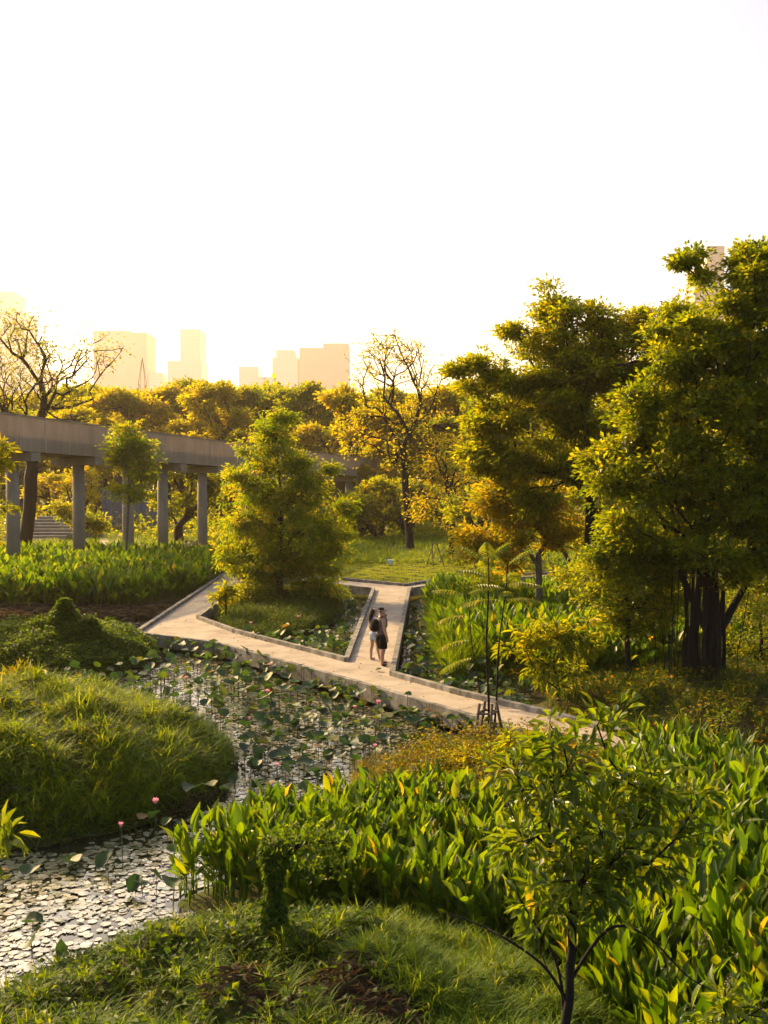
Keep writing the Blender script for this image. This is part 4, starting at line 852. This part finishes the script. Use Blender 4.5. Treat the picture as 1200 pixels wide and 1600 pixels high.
mb = MB(); n = 95000; x = rng.uniform(-105, 115, n); y = 185 + rng.uniform(-14, 14, n) + 6 * np.sin(x * .1); z = rng.random(n) ** .7 * (19.5 + 1.6 * np.sin(x * .23) + 1.5 * np.sin(x * .61 + 1) + .8 * np.sin(x * 1.3))
leaves(mb, np.c_[x, y, z], rng.normal(0, 1, (n, 3)), 1.1, .8, v=np.clip(rng.random(n) * .5 + .3 * np.sin(x * .3) + .3, 0, 1)); tag(mb.build('distant_wood', M['far']), kind='stuff')
mb = MB(); P = np.c_[rng.uniform(-62, 58, 26000), rng.uniform(98, 130, 26000), rng.random(26000) ** 1.4 * 3.2 + .3]; P = P[(P[:, 2] < 1.2 + 2.2 * patch(P[:, 0], P[:, 1], .25, 3)) & ~((P[:, 0] < -27) & (P[:, 1] < 114) & (P[:, 0] > -36))]
leaves(mb, P, rng.normal(0, 1, P.shape), .42, .3); tag(mb.build('thicket', M['tree']), kind='stuff')

# ------------------------------------------------------------------ elevated walkway
CL = [(-39, 18), (-34.5, 30), (-31, 41.5), (-27.2, 53), (-23.4, 64.6), (-19.5, 76.3), (-15.7, 88), (-10.2, 103), (-4.6, 116.5), (-2.6, 122), (-2.4, 128), (-4, 134)]
CL = np.array(CL, float)
def spline(P, per=6):
    o = []
    for i in range(len(P) - 1):
        a, b, c, d = P[max(i - 1, 0)], P[i], P[i + 1], P[min(i + 2, len(P) - 1)]
        for k in range(per):
            t = k / per; o.append(.5 * (2 * b + (c - a) * t + (2 * a - 5 * b + 4 * c - d) * t * t + (-a + 3 * b - 3 * c + d) * t ** 3))
    o.append(P[-1]); return np.array(o)
C2 = spline(CL); S = np.r_[0, np.cumsum(np.linalg.norm(np.diff(C2, axis=0), axis=1))]
s0 = np.interp(64.6, C2[:, 1], S)
def deck_z(s): return 8.12 - .0265 * np.clip(s - s0, -12, 80)     # underside of the girder
def at(s):
    x, y = np.interp(s, S, C2[:, 0]), np.interp(s, S, C2[:, 1]); x1, y1 = np.interp(s + .3, S, C2[:, 0]), np.interp(s + .3, S, C2[:, 1]); x0, y0 = np.interp(s - .3, S, C2[:, 0]), np.interp(s - .3, S, C2[:, 1])
    d = np.array([x1 - x0, y1 - y0]); d /= np.linalg.norm(d); return np.array([x, y]), d
wk = empty('elevated_walkway', (*at(s0)[0], 0), 'long elevated concrete walkway with slatted sides on round columns, crossing at left', 'walkway')
smax = S[-1] - .5; ss = np.arange(1.0, smax, 1.5); HW = 1.55
def strip(mb, prof, ss):
    V = []
    for s in ss:
        p, d = at(s); nrm = np.array([d[1], -d[0]])
        V += [(*(p + nrm * u), float(deck_z(s)) + h) for u, h in prof]
    k = len(prof); Q = [(i * k + j, i * k + (j + 1) % k, (i + 1) * k + (j + 1) % k, (i + 1) * k + j) for i in range(len(ss) - 1) for j in range(k)]
    c = [(0, 1, 2, 3), tuple(k * (len(ss) - 1) + j for j in (3, 2, 1, 0))] if k == 4 else []
    mb.add(V, Q + c)
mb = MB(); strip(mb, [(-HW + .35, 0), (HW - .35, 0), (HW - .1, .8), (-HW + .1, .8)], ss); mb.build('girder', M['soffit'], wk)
mb = MB(); strip(mb, [(-HW + .06, .82), (HW - .06, .82), (HW - .06, .96), (-HW + .06, .96)], ss); mb.build('walking_deck', M['concrete'], wk)
for sgn in (-1, 1):
    mb = MB(); strip(mb, sorted([(sgn * HW, 0.12), (sgn * (HW + .05), .12), (sgn * (HW + .05), .52), (sgn * HW, .52)], key=lambda q: math.atan2(q[1] - .32, q[0] - sgn * (HW + .025))), ss); mb.build('edge_beam', M['soffit'], wk)
    mb = MB()
    for s in np.arange(1.2, smax, .105):
        p, d = at(s); q = p + np.array([d[1], -d[0]]) * sgn * (HW + .09); z = float(deck_z(s)); mb.box((q[0], q[1], z + 1.08), (.055, .045, 2.1), math.atan2(d[1], d[0]))
    for s in np.arange(1.2, smax, 2.45):
        p, d = at(s); q = p + np.array([d[1], -d[0]]) * sgn * (HW + .13); z = float(deck_z(s)); mb.box((q[0], q[1], z + 1.12), (.11, .05, 2.15), math.atan2(d[1], d[0]))
    mb.build('slatted_side', M['rail'], wk)
    mb = MB(); strip(mb, sorted([(sgn * (HW - .02), 2.16), (sgn * (HW + .18), 2.16), (sgn * (HW + .18), 2.25), (sgn * (HW - .02), 2.25)], key=lambda q: math.atan2(q[1] - 2.2, q[0] - sgn * (HW + .08))), ss); mb.build('handrail', M['concrete'], wk)
for (px, Yc, sh, top) in ((20, 64.6, .85, 0), (123, 71.0, 0, 0), (200, 77.0, 0, 0), (254, 82.2, .7, 0), (316, 88.2, 0, 0), (545, 117.0, 0, 0), (500, 110, 0, 0), (440, 101, 0, 0), (380, 94.5, 0, 0), (-110, 57.5, 0, 0)):
    s = float(np.interp(Yc, C2[:, 1], S)); p, d = at(s); nrm = np.array([d[1], -d[0]]); z = float(deck_z(s)); c = p - nrm * sh * .9 if px != 123 else p
    Xc = (px - 600) / F * Yc; c = np.array([Xc, Yc]) if abs(Xc - p[0]) < 1.6 else p
    mb = MB(); mb.tube([(c[0], c[1], .0), (c[0], c[1], z * .5), (c[0], c[1], z - .5)], [.43, .42, .40], 20); cm = mb.build('column', M['concrete'], wk, smooth=True)
    mb = MB(); mb.box((p[0] - 0, p[1], z - .27), (.9, 3.5, .52), math.atan2(d[1], d[0])); mb.build('crosshead', M['concrete'], wk)

# steps, panel fence, seat, sign
P0 = W(60, 835, 92)
root = empty('park_steps', (P0[0], P0[1], .3), 'wide grey concrete steps behind the dark trunk at far left', 'steps')
for i in range(9):
    mb = MB(); yy = 97 + i * .8; mb.box((-34.5 + i * .35, yy, .3 + i * .14), (6.5, .78, .16 + .28 * i)); mb.build('step', M['concrete'], root)
YP = 118.; a = W(160, 808, YP); b = W(262, 806, YP)
root = empty('panel_fence', (a[0], YP, .3), 'blue-grey corrugated panel screen under the walkway, beyond the footpath', 'fence')
mb = MB(); n = 22
for i in range(n):
    x = a[0] + (b[0] - a[0]) * (i + .5) / n; t = W(160 + 102 * (i + .5) / n, 763, YP)[2]; mb.box((x, YP + (.0 if i % 2 else -.14), t / 2 + .1), ((b[0] - a[0]) / n * .94, .06, t - .3))
mb.build('corrugated_panel', M['fence'], root)
mb = MB()
for t in (0, .33, .66, 1): mb.box((a[0] + (b[0] - a[0]) * t, YP + .16, 2.0), (.12, .12, 3.6))
mb.build('post', M['soffit'], root)
g = W(610, 874, 72); root = empty('equipment_box', (g[0], 72, .35), 'small pale turquoise box on short legs at the far side of the lawn', 'box')
mb = MB(); mb.box((g[0], 72, .6), (.36, .3, .24)); mb.box((g[0], 72, .735), (.4, .34, .03)); mb.build('cabinet', plain('turquoise_paint', (.4, .6, .6)), root)
for dx in (-.2, .2): mb = MB(); mb.box((g[0] + dx * .6, 72, .4), (.05, .05, .2)); mb.build('leg', M['soffit'], root)
g = W(677, 878, 71); root = empty('tree_prop', (g[0], 71, .35), 'crossed dark support sticks by the far trunks at the lawn edge', 'tree prop')
for k, (dx, lean) in enumerate(((-.5, .5), (0, -.1), (.8, -.6))):
    mb = MB(); mb.tube([(g[0] + dx, 71 + k * .2, .3), (g[0] + dx + lean, 71, 2.0)], .035, 6); mb.build('stick', M['timber'], root)

# ------------------------------------------------------------------ towers in the haze
def facade(name, c, w=8, h=7.0):
    m, nt, b, out = mat_new(name); bt = nt.nodes.new('ShaderNodeTexBrick'); bt.offset = 0; bt.inputs['Scale'].default_value = 1
    bt.inputs['Brick Width'].default_value = w; bt.inputs['Row Height'].default_value = h; bt.inputs['Mortar Size'].default_value = 1.6; bt.inputs['Mortar Smooth'].default_value = 0
    d = tuple(x * .88 for x in c); bt.inputs['Color1'].default_value = (*d, 1); bt.inputs['Color2'].default_value = (*tuple(x * .93 for x in c), 1); bt.inputs['Mortar'].default_value = (*c, 1)
    tc = nt.nodes.new('ShaderNodeTexCoord'); mp = nt.nodes.new('ShaderNodeMapping'); mp.inputs['Rotation'].default_value = (R(90), 0, 0)
    nt.links.new(tc.outputs['Object'], mp.inputs[0]); nt.links.new(mp.outputs[0], bt.inputs['Vector'])
    nt.links.new(bt.outputs['Color'], b.inputs['Base Color']); b.inputs['Roughness'].default_value = .8; return m
MF = [facade('pink_render', (.5, .35, .32)), facade('hazed_cream_render', (.85, .76, .68)), facade('hazed_grey_render', (.8, .74, .68))]  # cream and grey paled: part of the haze fade is put into the colour
def tower(x0, x1, top, Y, label, parts=(), floors=14, bays=5, mi=1, depth=18, balcony=False, rz=0, group=None):
    """parts: further blocks (x0, x1, top) in photo pixels at the same distance"""
    kY = 2400 / Y if x0 < 1000 else 4.0; Y *= kY; depth *= kY * .8
    X0, X1 = (x0 - 600) / F * Y, (x1 - 600) / F * Y; root = empty('tower_block', ((X0 + X1) / 2, Y, 0), label, 'building', 'towers in the haze')
    for k, (a, b, t) in enumerate([(x0, x1, top), *parts]):
        A_, B_, H = (a - 600) / F * Y, (b - 600) / F * Y, HC + (745 - t) / F * Y; off = k * .6; dp = depth - off * 2
        mb = MB(); mb.box(((A_ + B_) / 2, Y + depth / 2, H / 2), (B_ - A_, dp, H)); mb.box(((A_ + B_) / 2, Y + depth / 2, H + .4), (B_ - A_ - 1, dp - 1, .8)); mb.build('wall', MF[mi], root)
    if balcony:
        B_ = (x1 - 600) / F * Y; H = HC + (745 - top) / F * Y
        for j in range(4, 14):
            mb = MB(); mb.box((B_ + .8, Y + 4, H * j / 14), (1.6, 5, 1.4)); mb.build('balcony', MF[0], root)
tower(148, 204, 518, 330, 'pink high-rise with a lit side wall and balconies, right of the dark tree', [(204, 231, 521)], 16, 1, 0, 16, True)
tower(263, 316, 565, 420, 'pale stepped tower alone in the middle of the left skyline', [(283, 314, 516)], 12, 3, 1)
tower(-60, 24, 458, 380, 'pale tall block at the left edge behind the dark tree', [(-60, 42, 490)], 16, 5, 1)
tower(42, 72, 577, 360, 'low pale block behind the dark tree limbs', (), 8, 4, 1)
tower(234, 252, 583, 400, 'short pale building between the pink high-rise and the stepped tower', (), 8, 2, 2)
tower(374, 404, 574, 440, 'low pale block left of the twin towers', [(404, 426, 590)], 8, 3, 1)
tower(426, 466, 560, 430, 'narrow pale tower with a stepped roof in mid skyline', [(432, 460, 548)], 12, 3, 2)
tower(468, 545, 545, 410, 'broad pale slab tower left of the half bare tree', [(505, 545, 538)], 12, 5, 0)
tower(1082, 1118, 422, 400, 'slim fluted tower seen through the top of the fig', [(1100, 1128, 388)], 18, 4, 0, 14)
tower(-230, -100, 520, 400, 'wide block beyond the left edge', (), 12, 6, 1)
Yt = 260.; px0 = 224; xb = (px0 - 600) / F * Yt; zt = HC + (745 - 560) / F * Yt
root = empty('lattice_mast', (xb, Yt, 0), 'thin lattice mast in front of the pink high-rise', 'mast')
mb = MB()
for dx in (-.8, .8):
    for dy in (-.8, .8): mb.beam((xb + dx, Yt + dy, 0), (xb + dx, Yt + dy, zt - 6), .1, .1); mb.beam((xb + dx, Yt + dy, zt - 6), (xb, Yt, zt), .08, .08)
for i in range(int((zt - 6) / 2)):
    z = i * 2; f = 1 if i % 2 else -1
    mb.beam((xb - .8 * f, Yt - .8, z), (xb + .8 * f, Yt - .8, z + 2), .06, .06); mb.beam((xb - .8, Yt - .82, z), (xb + .8, Yt - .82, z), .1, .1); mb.beam((xb + .8, Yt - .8 * f, z), (xb + .8, Yt + .8 * f, z + 2), .1, .1)
mb.build('lattice', M['soffit'], root)

# ------------------------------------------------------------------ people
SK = plain('skin', (.38, .22, .15), .55); HAIR = plain('dark_hair', (.014, .007, .005), .7, .15); BLK = plain('black_cloth', (.007, .007, .008), .9, .08)
GREYT = plain('grey_vest_cloth', (.12, .085, .085), .9); WHT = plain('white_cloth', (.62, .62, .64), .9); DEN = plain('light_denim', (.36, .45, .58), .9); SHOE = plain('pale_shoe', (.5, .47, .48), .7); STRAP = plain('backpack_trim', (.2, .2, .21), .6)
def skin_obj(name, J, E_, mat, parent, sub=2):
    """J: joint -> (x,y,z,rx,ry) ; E_: edges; a Skin modifier grows the body over the skeleton"""
    keys = list(J); me = bpy.data.meshes.new(name); me.from_pydata([J[k][:3] for k in keys], [(keys.index(a), keys.index(b)) for a, b in E_], [])
    o = bpy.data.objects.new(name, me); col.objects.link(o); o.parent = parent
    sk = o.modifiers.new('skin', 'SKIN'); sk.use_smooth_shade = True
    lay = me.skin_vertices[0] if me.skin_vertices else None
    if lay is None:
        bpy.context.view_layer.objects.active = o; bpy.context.view_layer.update(); lay = me.skin_vertices[0]
    for i, k in enumerate(keys):
        q = J[k]; kf = 1.16 if q[3] > .02 else 1; lay.data[i].radius = (q[3] * kf, (q[4] if len(q) > 4 else q[3]) * kf); lay.data[i].use_root = (i == 0)
    o.modifiers.new('smooth', 'SUBSURF').levels = sub; o.modifiers[-1].render_levels = sub
    me.materials.append(mat); return o
def loft(mb, rings, n=18):
    th = np.arange(n) * 2 * math.pi / n; V = []
    for x, y, z, rx, ry in rings:
        c, q = np.cos(th), np.sin(th); V += [(x + rx * np.sign(a) * abs(a) ** .85, y + ry * np.sign(b) * abs(b) ** .85, z) for a, b in zip(c, q)]
    m = len(V); V += [(rings[0][0], rings[0][1], rings[0][2]), (rings[-1][0], rings[-1][1], rings[-1][2])]
    mb.add(V, [(i * n + k, i * n + (k + 1) % n, (i + 1) * n + (k + 1) % n, (i + 1) * n + k) for i in range(len(rings) - 1) for k in range(n)], [(m, (k + 1) % n, k) for k in range(n)] + [(m + 1, m - n + k, m - n + (k + 1) % n) for k in range(n)])
def limb(mb, pts, rad): mb.tube(np.array(pts, float), np.array(rad), 14)
def chain(*k): return list(zip(k[:-1], k[1:]))
def fingers(J, E_, hand, root_pos, d, spread, curl, tag_):
    """five finger chains growing out of the palm; d = pointing direction, spread = across the palm, curl = palm normal"""
    d, s, c = Vector(d).normalized(), Vector(spread).normalized(), Vector(curl).normalized(); p = Vector(root_pos)
    for i, (off, ln) in enumerate(((-.033, .062), (-.011, .074), (.011, .07), (.031, .055))):
        a = p + s * off + d * .04; b = a + d * ln * .5 + c * .008; e = b + d * ln * .4 + c * .022
        J[f'{tag_}a{i}'] = (*a, .009); J[f'{tag_}b{i}'] = (*b, .0085); J[f'{tag_}c{i}'] = (*e, .007); E_ += [(hand, f'{tag_}a{i}'), (f'{tag_}a{i}', f'{tag_}b{i}'), (f'{tag_}b{i}', f'{tag_}c{i}')]
    a = p - s * .035 + d * .0; b = a - s * .012 + d * .03 + c * .012
    J[tag_ + 'ta'] = (*a, .011); J[tag_ + 'tb'] = (*b, .009); E_ += [(hand, tag_ + 'ta'), (tag_ + 'ta', tag_ + 'tb')]
def person(loc, rz, H, label, man):
    k = H / 1.76; root = empty('person', loc, label, 'person', rz=rz); root.scale = (k, k, k)
    # local frame: +y is where the person looks, +x is the right hand side
    hw = .125 if man else .085; sw = .185 if man else .15; tk = 1.13 if man else .9
    J = {'pelvis': (0, 0, .95, .12 * tk, .085 * tk), 'waist': (0, 0, 1.1, .10 * tk, .072 * tk), 'chest': (0, .0, 1.3, .12 * tk, .085 * tk), 'collar': (0, -.01, 1.42, .08 * tk, .06), 'neck': (0, .0, 1.52, .052, .055),
         'jaw': (0, .035, 1.575, .058, .066), 'skull': (0, .012, 1.665, .078, .092), 'crown': (0, 0, 1.725, .05, .06), 'nose': (0, .10, 1.615, .016, .018)}
    E_ = chain('pelvis', 'waist', 'chest', 'collar', 'neck', 'jaw', 'skull', 'crown') + [('jaw', 'nose')]
    step = .0
    for s, n_ in ((-1, 'l'), (1, 'r')):
        fy = (.12 if s < 0 else -.05) if man else (-.04 if s < 0 else .16)
        J |= {n_ + 'hip': (s * hw, 0, .88, .095 * tk, .1 * tk), n_ + 'knee': (s * (hw + .02), fy * .5 + .02, .49, .06 * tk), n_ + 'calf': (s * (hw + .02), fy * .7 - .015, .36, .056 * tk), n_ + 'ankle': (s * (hw + .025), fy, .09, .037), n_ + 'heel': (s * (hw + .025), fy - .02, .04, .035), n_ + 'toe': (s * (hw + .045), fy + .16, .03, .034, .026),
              n_ + 'sho': (s * sw, -.01, 1.41, .062 * tk), n_ + 'elb': (s * (sw + .065), -.03, 1.13, .042 * tk)}
        E_ += [('pelvis', n_ + 'hip')] + chain(n_ + 'hip', n_ + 'knee', n_ + 'calf', n_ + 'ankle', n_ + 'heel', n_ + 'toe') + [('collar', n_ + 'sho'), (n_ + 'sho', n_ + 'elb')]
        if (man and s < 0):      # hand raised to the chin
            J |= {'lelb': (-.25, .1, 1.17, .042), 'lwri': (-.12, .2, 1.42, .028), 'lhand': (-.085, .19, 1.485, .036, .02)}
            E_ += chain('lelb', 'lwri', 'lhand'); fingers(J, E_, 'lhand', J['lhand'][:3], (.5, -.35, .7), (0, 1, .3), (1, 0, .2), 'lf')
        elif not man and s > 0:  # arm bent forward across the body
            J |= {'relb': (.2, .05, 1.13, .036), 'rwri': (.12, .24, 1.1, .024), 'rhand': (.09, .29, 1.11, .03, .017)}
            E_ += chain('relb', 'rwri', 'rhand'); fingers(J, E_, 'rhand', J['rhand'][:3], (-.4, .9, 0), (0, 0, 1), (-1, 0, 0), 'rf')
        else:
            w_ = (s * (sw + .085), .05, .89); h_ = (s * (sw + .08), .075, .81)
            J |= {n_ + 'wri': (*w_, .029 * tk), n_ + 'hand': (*h_, .022, .036)}
            E_ += chain(n_ + 'elb', n_ + 'wri', n_ + 'hand'); fingers(J, E_, n_ + 'hand', h_, (0, .12, -1), (0, 1, 0), (-s, .2, 0), n_ + 'f')
    skin_obj('body', J, E_, SK, root)
    mb = MB()
    loft(mb, [(0, 0, .88, .175 * tk, .13 * tk), (0, 0, .96, .178 * tk, .132 * tk), (0, 0, 1.08, .158 * tk, .118 * tk), (0, 0, 1.2, .172 * tk, .125 * tk), (0, 0, 1.32, .19 * tk, .135 * tk), (0, -.005, 1.41, .18 * tk, .11 * tk), (0, -.01, 1.465, .115 * tk, .085)])
    for s, n_ in ((-1, 'l'), (1, 'r')):
        a, b = J[n_ + 'sho'], J[n_ + 'elb']
        if not man: limb(mb, [(s * (sw - .05), -.01, 1.42), (a[0], a[1], 1.40), (a[0] + (b[0] - a[0]) * .55, -.02, 1.26)], [.075, .075, .066])
        else: limb(mb, [(s * (sw - .07), -.01, 1.41), (s * (sw + .005), -.01, 1.42)], [.085, .074])
    mb.build('vest' if man else 't_shirt', GREYT if man else WHT, root, smooth=True, world=False)
    mb = MB(); loft(mb, [(0, 0, .8, .186 * tk, .135 * tk), (0, 0, .9, .19 * tk, .14 * tk), (0, 0, 1.0, .168 * tk, .125 * tk)])
    for s, n_ in ((-1, 'l'), (1, 'r')):
        q, kn = J[n_ + 'hip'], J[n_ + 'knee']; low = .36 if man else .2; t = low / .39
        limb(mb, [(s * .075, 0, .9), (q[0], q[1], .8), (q[0] + (kn[0] - q[0]) * t, q[1] + (kn[1] - q[1]) * t, .88 - low)], [.10 * tk, .112 * tk, .108 * tk if man else .1])
    mb.build('shorts', BLK if man else DEN, root, smooth=True, world=False)
    for s, n_ in ((-1, 'l'), (1, 'r')):
        h = J[n_ + 'heel']; t = J[n_ + 'toe']
        skin_obj('sandal' if man else 'shoe', {'a': (h[0], h[1] - .01, .035, .044, .036), 'b': (t[0], t[1] - .02, .03, .046, .03)}, [('a', 'b')], BLK if man else SHOE, root, 1)
    for s in (-1, 1):
        mb = MB(); mb.box((s * .03, .098, 1.635), (.022, .012, .012)); mb.build('eye', BLK, root, world=False)
        skin_obj('ear', {'a': (s * .082, .0, 1.615, .01, .018), 'b': (s * .088, -.008, 1.65, .009, .02)}, [('a', 'b')], SK, root, 1)
    mb = MB(); mb.box((0, .102, 1.578), (.045, .012, .01)); mb.build('mouth', plain('lip', (.3, .1, .08)), root, world=False)
    if man:
        skin_obj('hair', {'a': (0, -.035, 1.60, .07, .05), 'b': (0, -.03, 1.67, .088, .085)}, [('a', 'b')], HAIR, root, 2)
        cp = skin_obj('cap', {'a': (0, -.005, 1.675, .094, .108), 'b': (0, -.005, 1.735, .08, .09), 'c': (0, -.005, 1.765, .04, .045)}, chain('a', 'b', 'c'), BLK, root, 2)
        mb = MB(); n = 9; th = np.linspace(R(20), R(160), n); V = [(math.cos(t) * .075, .06 + math.sin(t) * .03, 1.672) for t in th] + [(math.cos(t) * .08, .09 + math.sin(t) * .10, 1.655) for t in th]
        V = np.array(V); V2 = V + [0, 0, -.008]; q = [(i, i + 1, n + i + 1, n + i) for i in range(n - 1)]; qs = [(n + i, n + i + 1, 3 * n + i + 1, 3 * n + i) for i in range(n - 1)]
        mb.add(np.vstack([V, V2]), q + [(2 * n + a, 2 * n + d, 2 * n + c, 2 * n + b) for a, b, c, d in q] + qs); mb.build('visor', BLK, cp, world=False)
        bk = skin_obj('backpack', {'a': (0, -.22, 1.02, .15, .10), 'b': (0, -.245, 1.16, .165, .12), 'c': (0, -.225, 1.32, .15, .10), 'd': (0, -.2, 1.44, .10, .06)}, chain('a', 'b', 'c', 'd'), BLK, root, 2)
        skin_obj('front_pocket', {'a': (0, -.335, 1.05, .10, .03), 'b': (0, -.34, 1.2, .10, .03)}, [('a', 'b')], BLK, bk, 2)
        mb = MB(); mb.tube([(-.1, -.33, 1.02), (-.115, -.345, 1.2), (-.08, -.31, 1.38)], .006, 5); mb.build('zip', STRAP, bk, world=False)
        for s in (-1, 1): skin_obj('strap', {'a': (s * .1, -.13, 1.46, .028, .014), 'b': (s * .11, .0, 1.505, .028, .014), 'c': (s * .12, .125, 1.4, .028, .014), 'd': (s * .15, .12, 1.2, .024, .012), 'e': (s * .17, -.06, 1.06, .02, .012)}, chain('a', 'b', 'c', 'd', 'e'), BLK, bk, 1)
    else:
        skin_obj('hair', {'t': (0, -.01, 1.70, .085, .09), 'a': (0, -.05, 1.66, .10, .085), 'b': (0, -.105, 1.56, .105, .07), 'c': (0, -.13, 1.43, .10, .06), 'd': (0, -.13, 1.30, .07, .045), 'e': (.02, -.12, 1.2, .03, .03)}, chain('t', 'a', 'b', 'c', 'd', 'e'), HAIR, root, 2)
    return root
pm = G(596, 1039, ZD + .004); person((pm[0], pm[1], ZD + .004), R(-64), 1.84, 'person in black cap, grey vest and black shorts carrying a black backpack on the path', True)
pw = G(584, 1033, ZD + .004); person((pw[0], pw[1] + .2, ZD + .004), R(-58), 1.72, 'person with long dark hair, white top and pale denim shorts beside the backpack wearer', False)
def sitter(px, py, Y, label, top, hair_long, rz):
    g = W(px, py, Y); root = empty('person', (g[0], g[1], .75), label, 'person', 'people sitting beyond the leaf bed', rz=rz)
    J = {'pelvis': (0, 0, .12, .16, .12), 'waist': (0, .02, .3, .13, .1), 'chest': (0, .05, .5, .16, .12), 'collar': (0, .05, .64, .1, .08), 'neck': (0, .06, .7, .05), 'jaw': (0, .09, .76, .058, .065), 'skull': (0, .07, .85, .08, .09), 'crown': (0, .06, .91, .05)}
    E_ = chain('pelvis', 'waist', 'chest', 'collar', 'neck', 'jaw', 'skull', 'crown')
    for s in (-1, 1):
        n_ = 'lr'[s > 0]; J |= {n_ + 'h': (s * .1, .08, .1, .09), n_ + 'k': (s * .14, .48, .14, .06), n_ + 'a': (s * .14, .5, -.3, .04), n_ + 't': (s * .14, .64, -.34, .035), n_ + 's': (s * .18, .04, .6, .06), n_ + 'e': (s * .25, .12, .36, .042), n_ + 'w': (s * .16, .34, .28, .03)}
        E_ += [('pelvis', n_ + 'h')] + chain(n_ + 'h', n_ + 'k', n_ + 'a', n_ + 't') + [('collar', n_ + 's')] + chain(n_ + 's', n_ + 'e', n_ + 'w')
        fingers(J, E_, n_ + 'w', J[n_ + 'w'][:3], (-s * .3, .9, -.2), (1, 0, 0), (0, 0, -1), n_ + 'f')
    skin_obj('body', J, E_, SK, root, 1)
    T = {'p': (0, 0, .12, .17, .13), 'w': (0, .02, .3, .15, .12), 'c': (0, .05, .5, .18, .14), 'o': (0, .05, .63, .12, .1), 'l': (-.19, .05, .57, .08), 'r': (.19, .05, .57, .08)}
    skin_obj('shirt', T, chain('p', 'w', 'c', 'o') + [('o', 'l'), ('o', 'r')], top, root, 1)
    Lg = {'w': (0, 0, .1, .16, .12), 'l': (-.1, .1, .1, .1), 'lk': (-.14, .48, .14, .07), 'r': (.1, .1, .1, .1), 'rk': (.14, .48, .14, .07)}
    skin_obj('trousers', Lg, [('w', 'l'), ('l', 'lk'), ('w', 'r'), ('r', 'rk')], BLK, root, 1)
    skin_obj('hair', {'a': (0, .04, .88, .09, .1), 'b': (0, .0, .8, .09, .07), 'c': (0, -.04, .62 if hair_long else .76, .07, .05)}, chain('a', 'b', 'c'), HAIR, root, 1)
sitter(291, 858, 80, 'person in a pale top sitting beyond the leaf bed, left of three', WHT, True, R(150))
sitter(298, 857, 80.6, 'person in a light brown top sitting in the middle of three beyond the leaf bed', plain('tan_cloth', (.4, .27, .2), .9), True, R(190))
sitter(307, 856, 80.3, 'person in a black top sitting by the fifth column, right of three', BLK, False, R(170))
root = empty('park_bench', ((298 - 600) / F * 80, 80.3, .3), 'low concrete bench under the sitting people beyond the leaf bed', 'bench')
mb = MB(); mb.box(((298 - 600) / F * 80.3, 80.3, .68), (2.2, .5, .12)); mb.build('seat', M['concrete'], root)
for dx in (-.8, .8): mb = MB(); mb.box(((298 - 600) / F * 80.3 + dx, 80.3, .46), (.25, .4, .31)); mb.build('leg', M['concrete'], root)

# ------------------------------------------------------------------ haze
HAZE = 0.00017
m = bpy.data.materials.new('haze'); m.use_nodes = True; nt = m.node_tree; nt.nodes.remove(nt.nodes['Principled BSDF'])
pv = nt.nodes.new('ShaderNodeVolumePrincipled'); pv.inputs['Color'].default_value = (1.0, .84, .66, 1); pv.inputs['Density'].default_value = HAZE; pv.inputs['Anisotropy'].default_value = .4
nt.links.new(pv.outputs[0], nt.nodes['Material Output'].inputs['Volume'])
mb = MB(); mb.box((0, 2000, 223), (9200, 5400, 450)); hz = mb.build('haze', m); tag(hz, kind='stuff')
